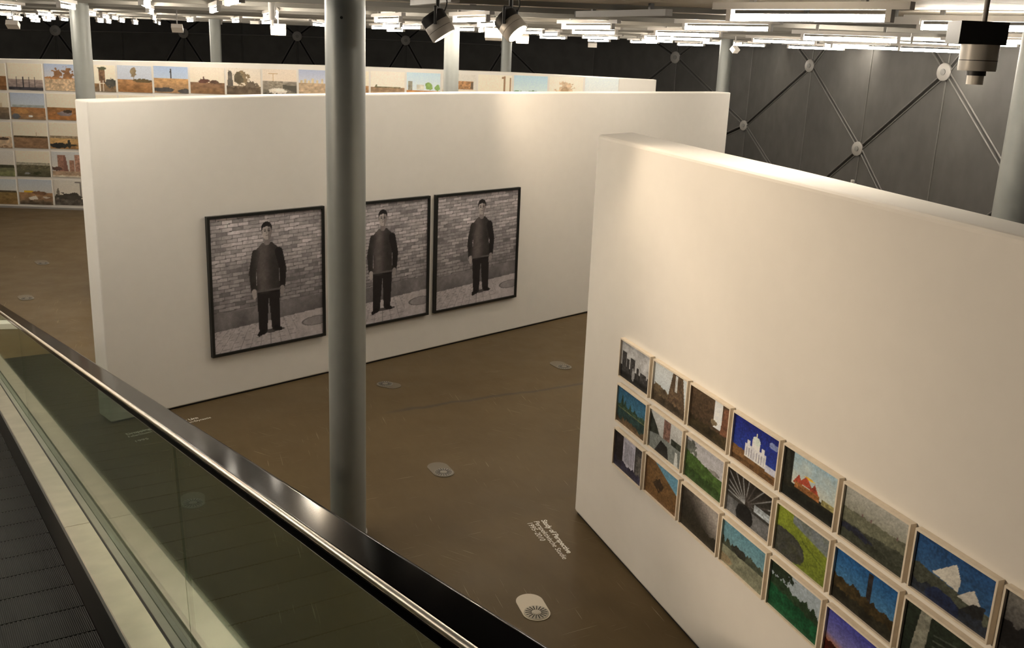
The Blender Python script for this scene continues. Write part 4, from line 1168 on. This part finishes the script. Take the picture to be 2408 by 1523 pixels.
spotlight((-6.75, 5.3, 4.72), (2.25, 5.0, 2.75), .2, 'added black and silver spotlight left of the walkway outside the picture, nearest the viewer', 300, 46, True)  # unseen lamp added to brighten the upper right partition
spotlight((-7.3, 6.0, 4.72), (1.3, 7.8, 1.9), .2, 'added black and silver spotlight left of the walkway outside the picture, farther along', 115, 44, True)  # second unseen lamp, added to even out the right partition
o = empty('spotlight', (2.52, 5.67, CZ), 'large silver spotlight with a square black gear box pointing straight down at upper right', 'spotlight')
MB().box(-.16, .10, -.09, .09, -.335, -.215).build('gear_box', M['black'], o)
MB().lathe([(.098, -.475), (.100, -.46), (.100, -.335)], 32).build('lamp_body', M['silver'], o, True)
MB().lathe([(.097, -.421), (.1015, -.421), (.1015, -.417), (.097, -.417)], 32).build('seam_ring', M['black'], o, True)
MB().lathe([(.052, -.50), (.052, -.475)], 24).build('neck', M['black'], o, True)
MB().lathe([(.044, -.548), (.044, -.50)], 24).build('lens', M['frost'], o, True)
MB().cyl((0, 0, -.215), (0, 0, .004), .014, 10).build('stem', M['trunking'], o, True)

def flood(pos, target, w, h, d, label, lit=False, power=0, angle=110, group=None, body='white'):
    """small box floodlight on a thin stem"""
    o = empty('flood_lamp', (pos[0], pos[1], CZ), label, 'floodlight', group)
    T = Matrix.Translation((0, 0, pos[2] - CZ)) @ aim(pos, target)
    a = MB().box(-w / 2, w / 2, -h / 2, h / 2, -d / 2, d / 2).build('lamp_box', M[body], o); a.matrix_local = T
    b = MB().box(-w * .44, w * .44, -h * .42, h * .42, -d / 2 - .006, -d / 2 - .001).build('lens', M['lens' if lit else 'frost'], o); b.matrix_local = T
    MB().cyl((0, 0, pos[2] - CZ), (0, 0, .004), .011, 8).build('stem', M['trunking'], o)
    MB().box(-.04, .04, -.03, .03, -.03, .004).build('clamp', M['trunking'], o)
    if power:
        add_spot(o, T @ Matrix.Translation((0, 0, -d / 2 - .02)), power, angle)
    return o
flood((-3.96, 16.53, 4.68), (-3.6, 14.6, 3.6), .24, .14, .12, 'yellow glowing floodlight below the dark hanging pole', True, 40)
flood((-.16, 14.0, 4.72), (1.9, 16.6, 3.3), .12, .10, .10, 'small lit floodlight under the right black spotlight', True, 60, 100)
flood((-.02, 16.4, 4.69), (.3, 13.5, 3.6), .20, .12, .10, 'yellow glowing floodlight right of the black spotlight pair', True, 25)
flood((-9.83, 19.68, 4.60), (-10.6, 24, 2.0), .22, .10, .16, 'pale box floodlight hanging at the upper left picture edge')
flood((-6.41, 18.94, 4.65), (-7.2, 23, 2.0), .20, .08, .16, 'pale box floodlight hanging above the far wall, left of the near column')
flood((-.47, 15.99, 4.735), (-.4, 18, 4.2), .26, .15, .16, 'white box floodlight behind the right black spotlight')
flood((1.95, 28.93, 4.71), (1.9, 26, 4.0), .25, .12, .12, 'small pale floodlight below the dense tube cluster')
flood((4.45, 21.54, 4.69), (5.4, 20.5, 3.4), .17, .10, .12, 'pale angled floodlight beside the column by the shell')
flood((-6.34, 24.18, 4.89), (-6.3, 22, 4.4), .22, .08, .10, 'small grey unlit floodlight left of the dark hanging pole', body='trunking')

pole = empty('hanging_pole', (-3.34, 13.6, CZ), 'dark grey pole hanging from the ceiling left of the near column', 'pole')
MB().cyl((0, 0, -.22), (0, 0, .004), .045, 16).build('tube_shaft', M['trunking'], pole, True)
MB().cyl((0, 0, -.30), (0, 0, -.22), .020, 12).build('tip', M['white'], pole, True)

# long unlit trunking bars under the ceiling
def bar(x, y, z, az, ln, label):
    o = empty('ceiling_bar', (x, y, z), label, 'bar', rz=math.radians(az))
    MB().box(-ln / 2, ln / 2, -.04, .04, -.03, .03).build('trunking', M['trunking'], o)
    MB().box(ln / 2, ln / 2 + .03, -.035, .035, -.028, .028).build('end_cap', M['black'], o)
    for sx in (-ln * .32, ln * .32):
        MB().box(sx - .02, sx + .02, -.02, .02, .03, CZ - z + .004).build('hanger', M['cladding'], o)
bar(.95, 10.2, 4.915, 118, 1.6, 'unlit grey lamp bar under the ceiling right of the black spotlights')
bar(-.85, 9.6, 4.94, 112, 1.3, 'unlit grey lamp bar under the ceiling behind the left black spotlight')
bar(2.95, 9.4, 4.91, 140, 1.3, 'unlit grey lamp bar under the ceiling below the biggest tube')

# small bracket behind the right partition
br = MB().box(-.012, .012, -.015, .015, 0, .075).box(.012, .034, -.015, .015, -.03, .045).build('cable_bracket', M['silver'], loc=(2.86, 8.46, 3.50))
tag(br, 'small silver bracket peeking over the top of the right partition', 'bracket')
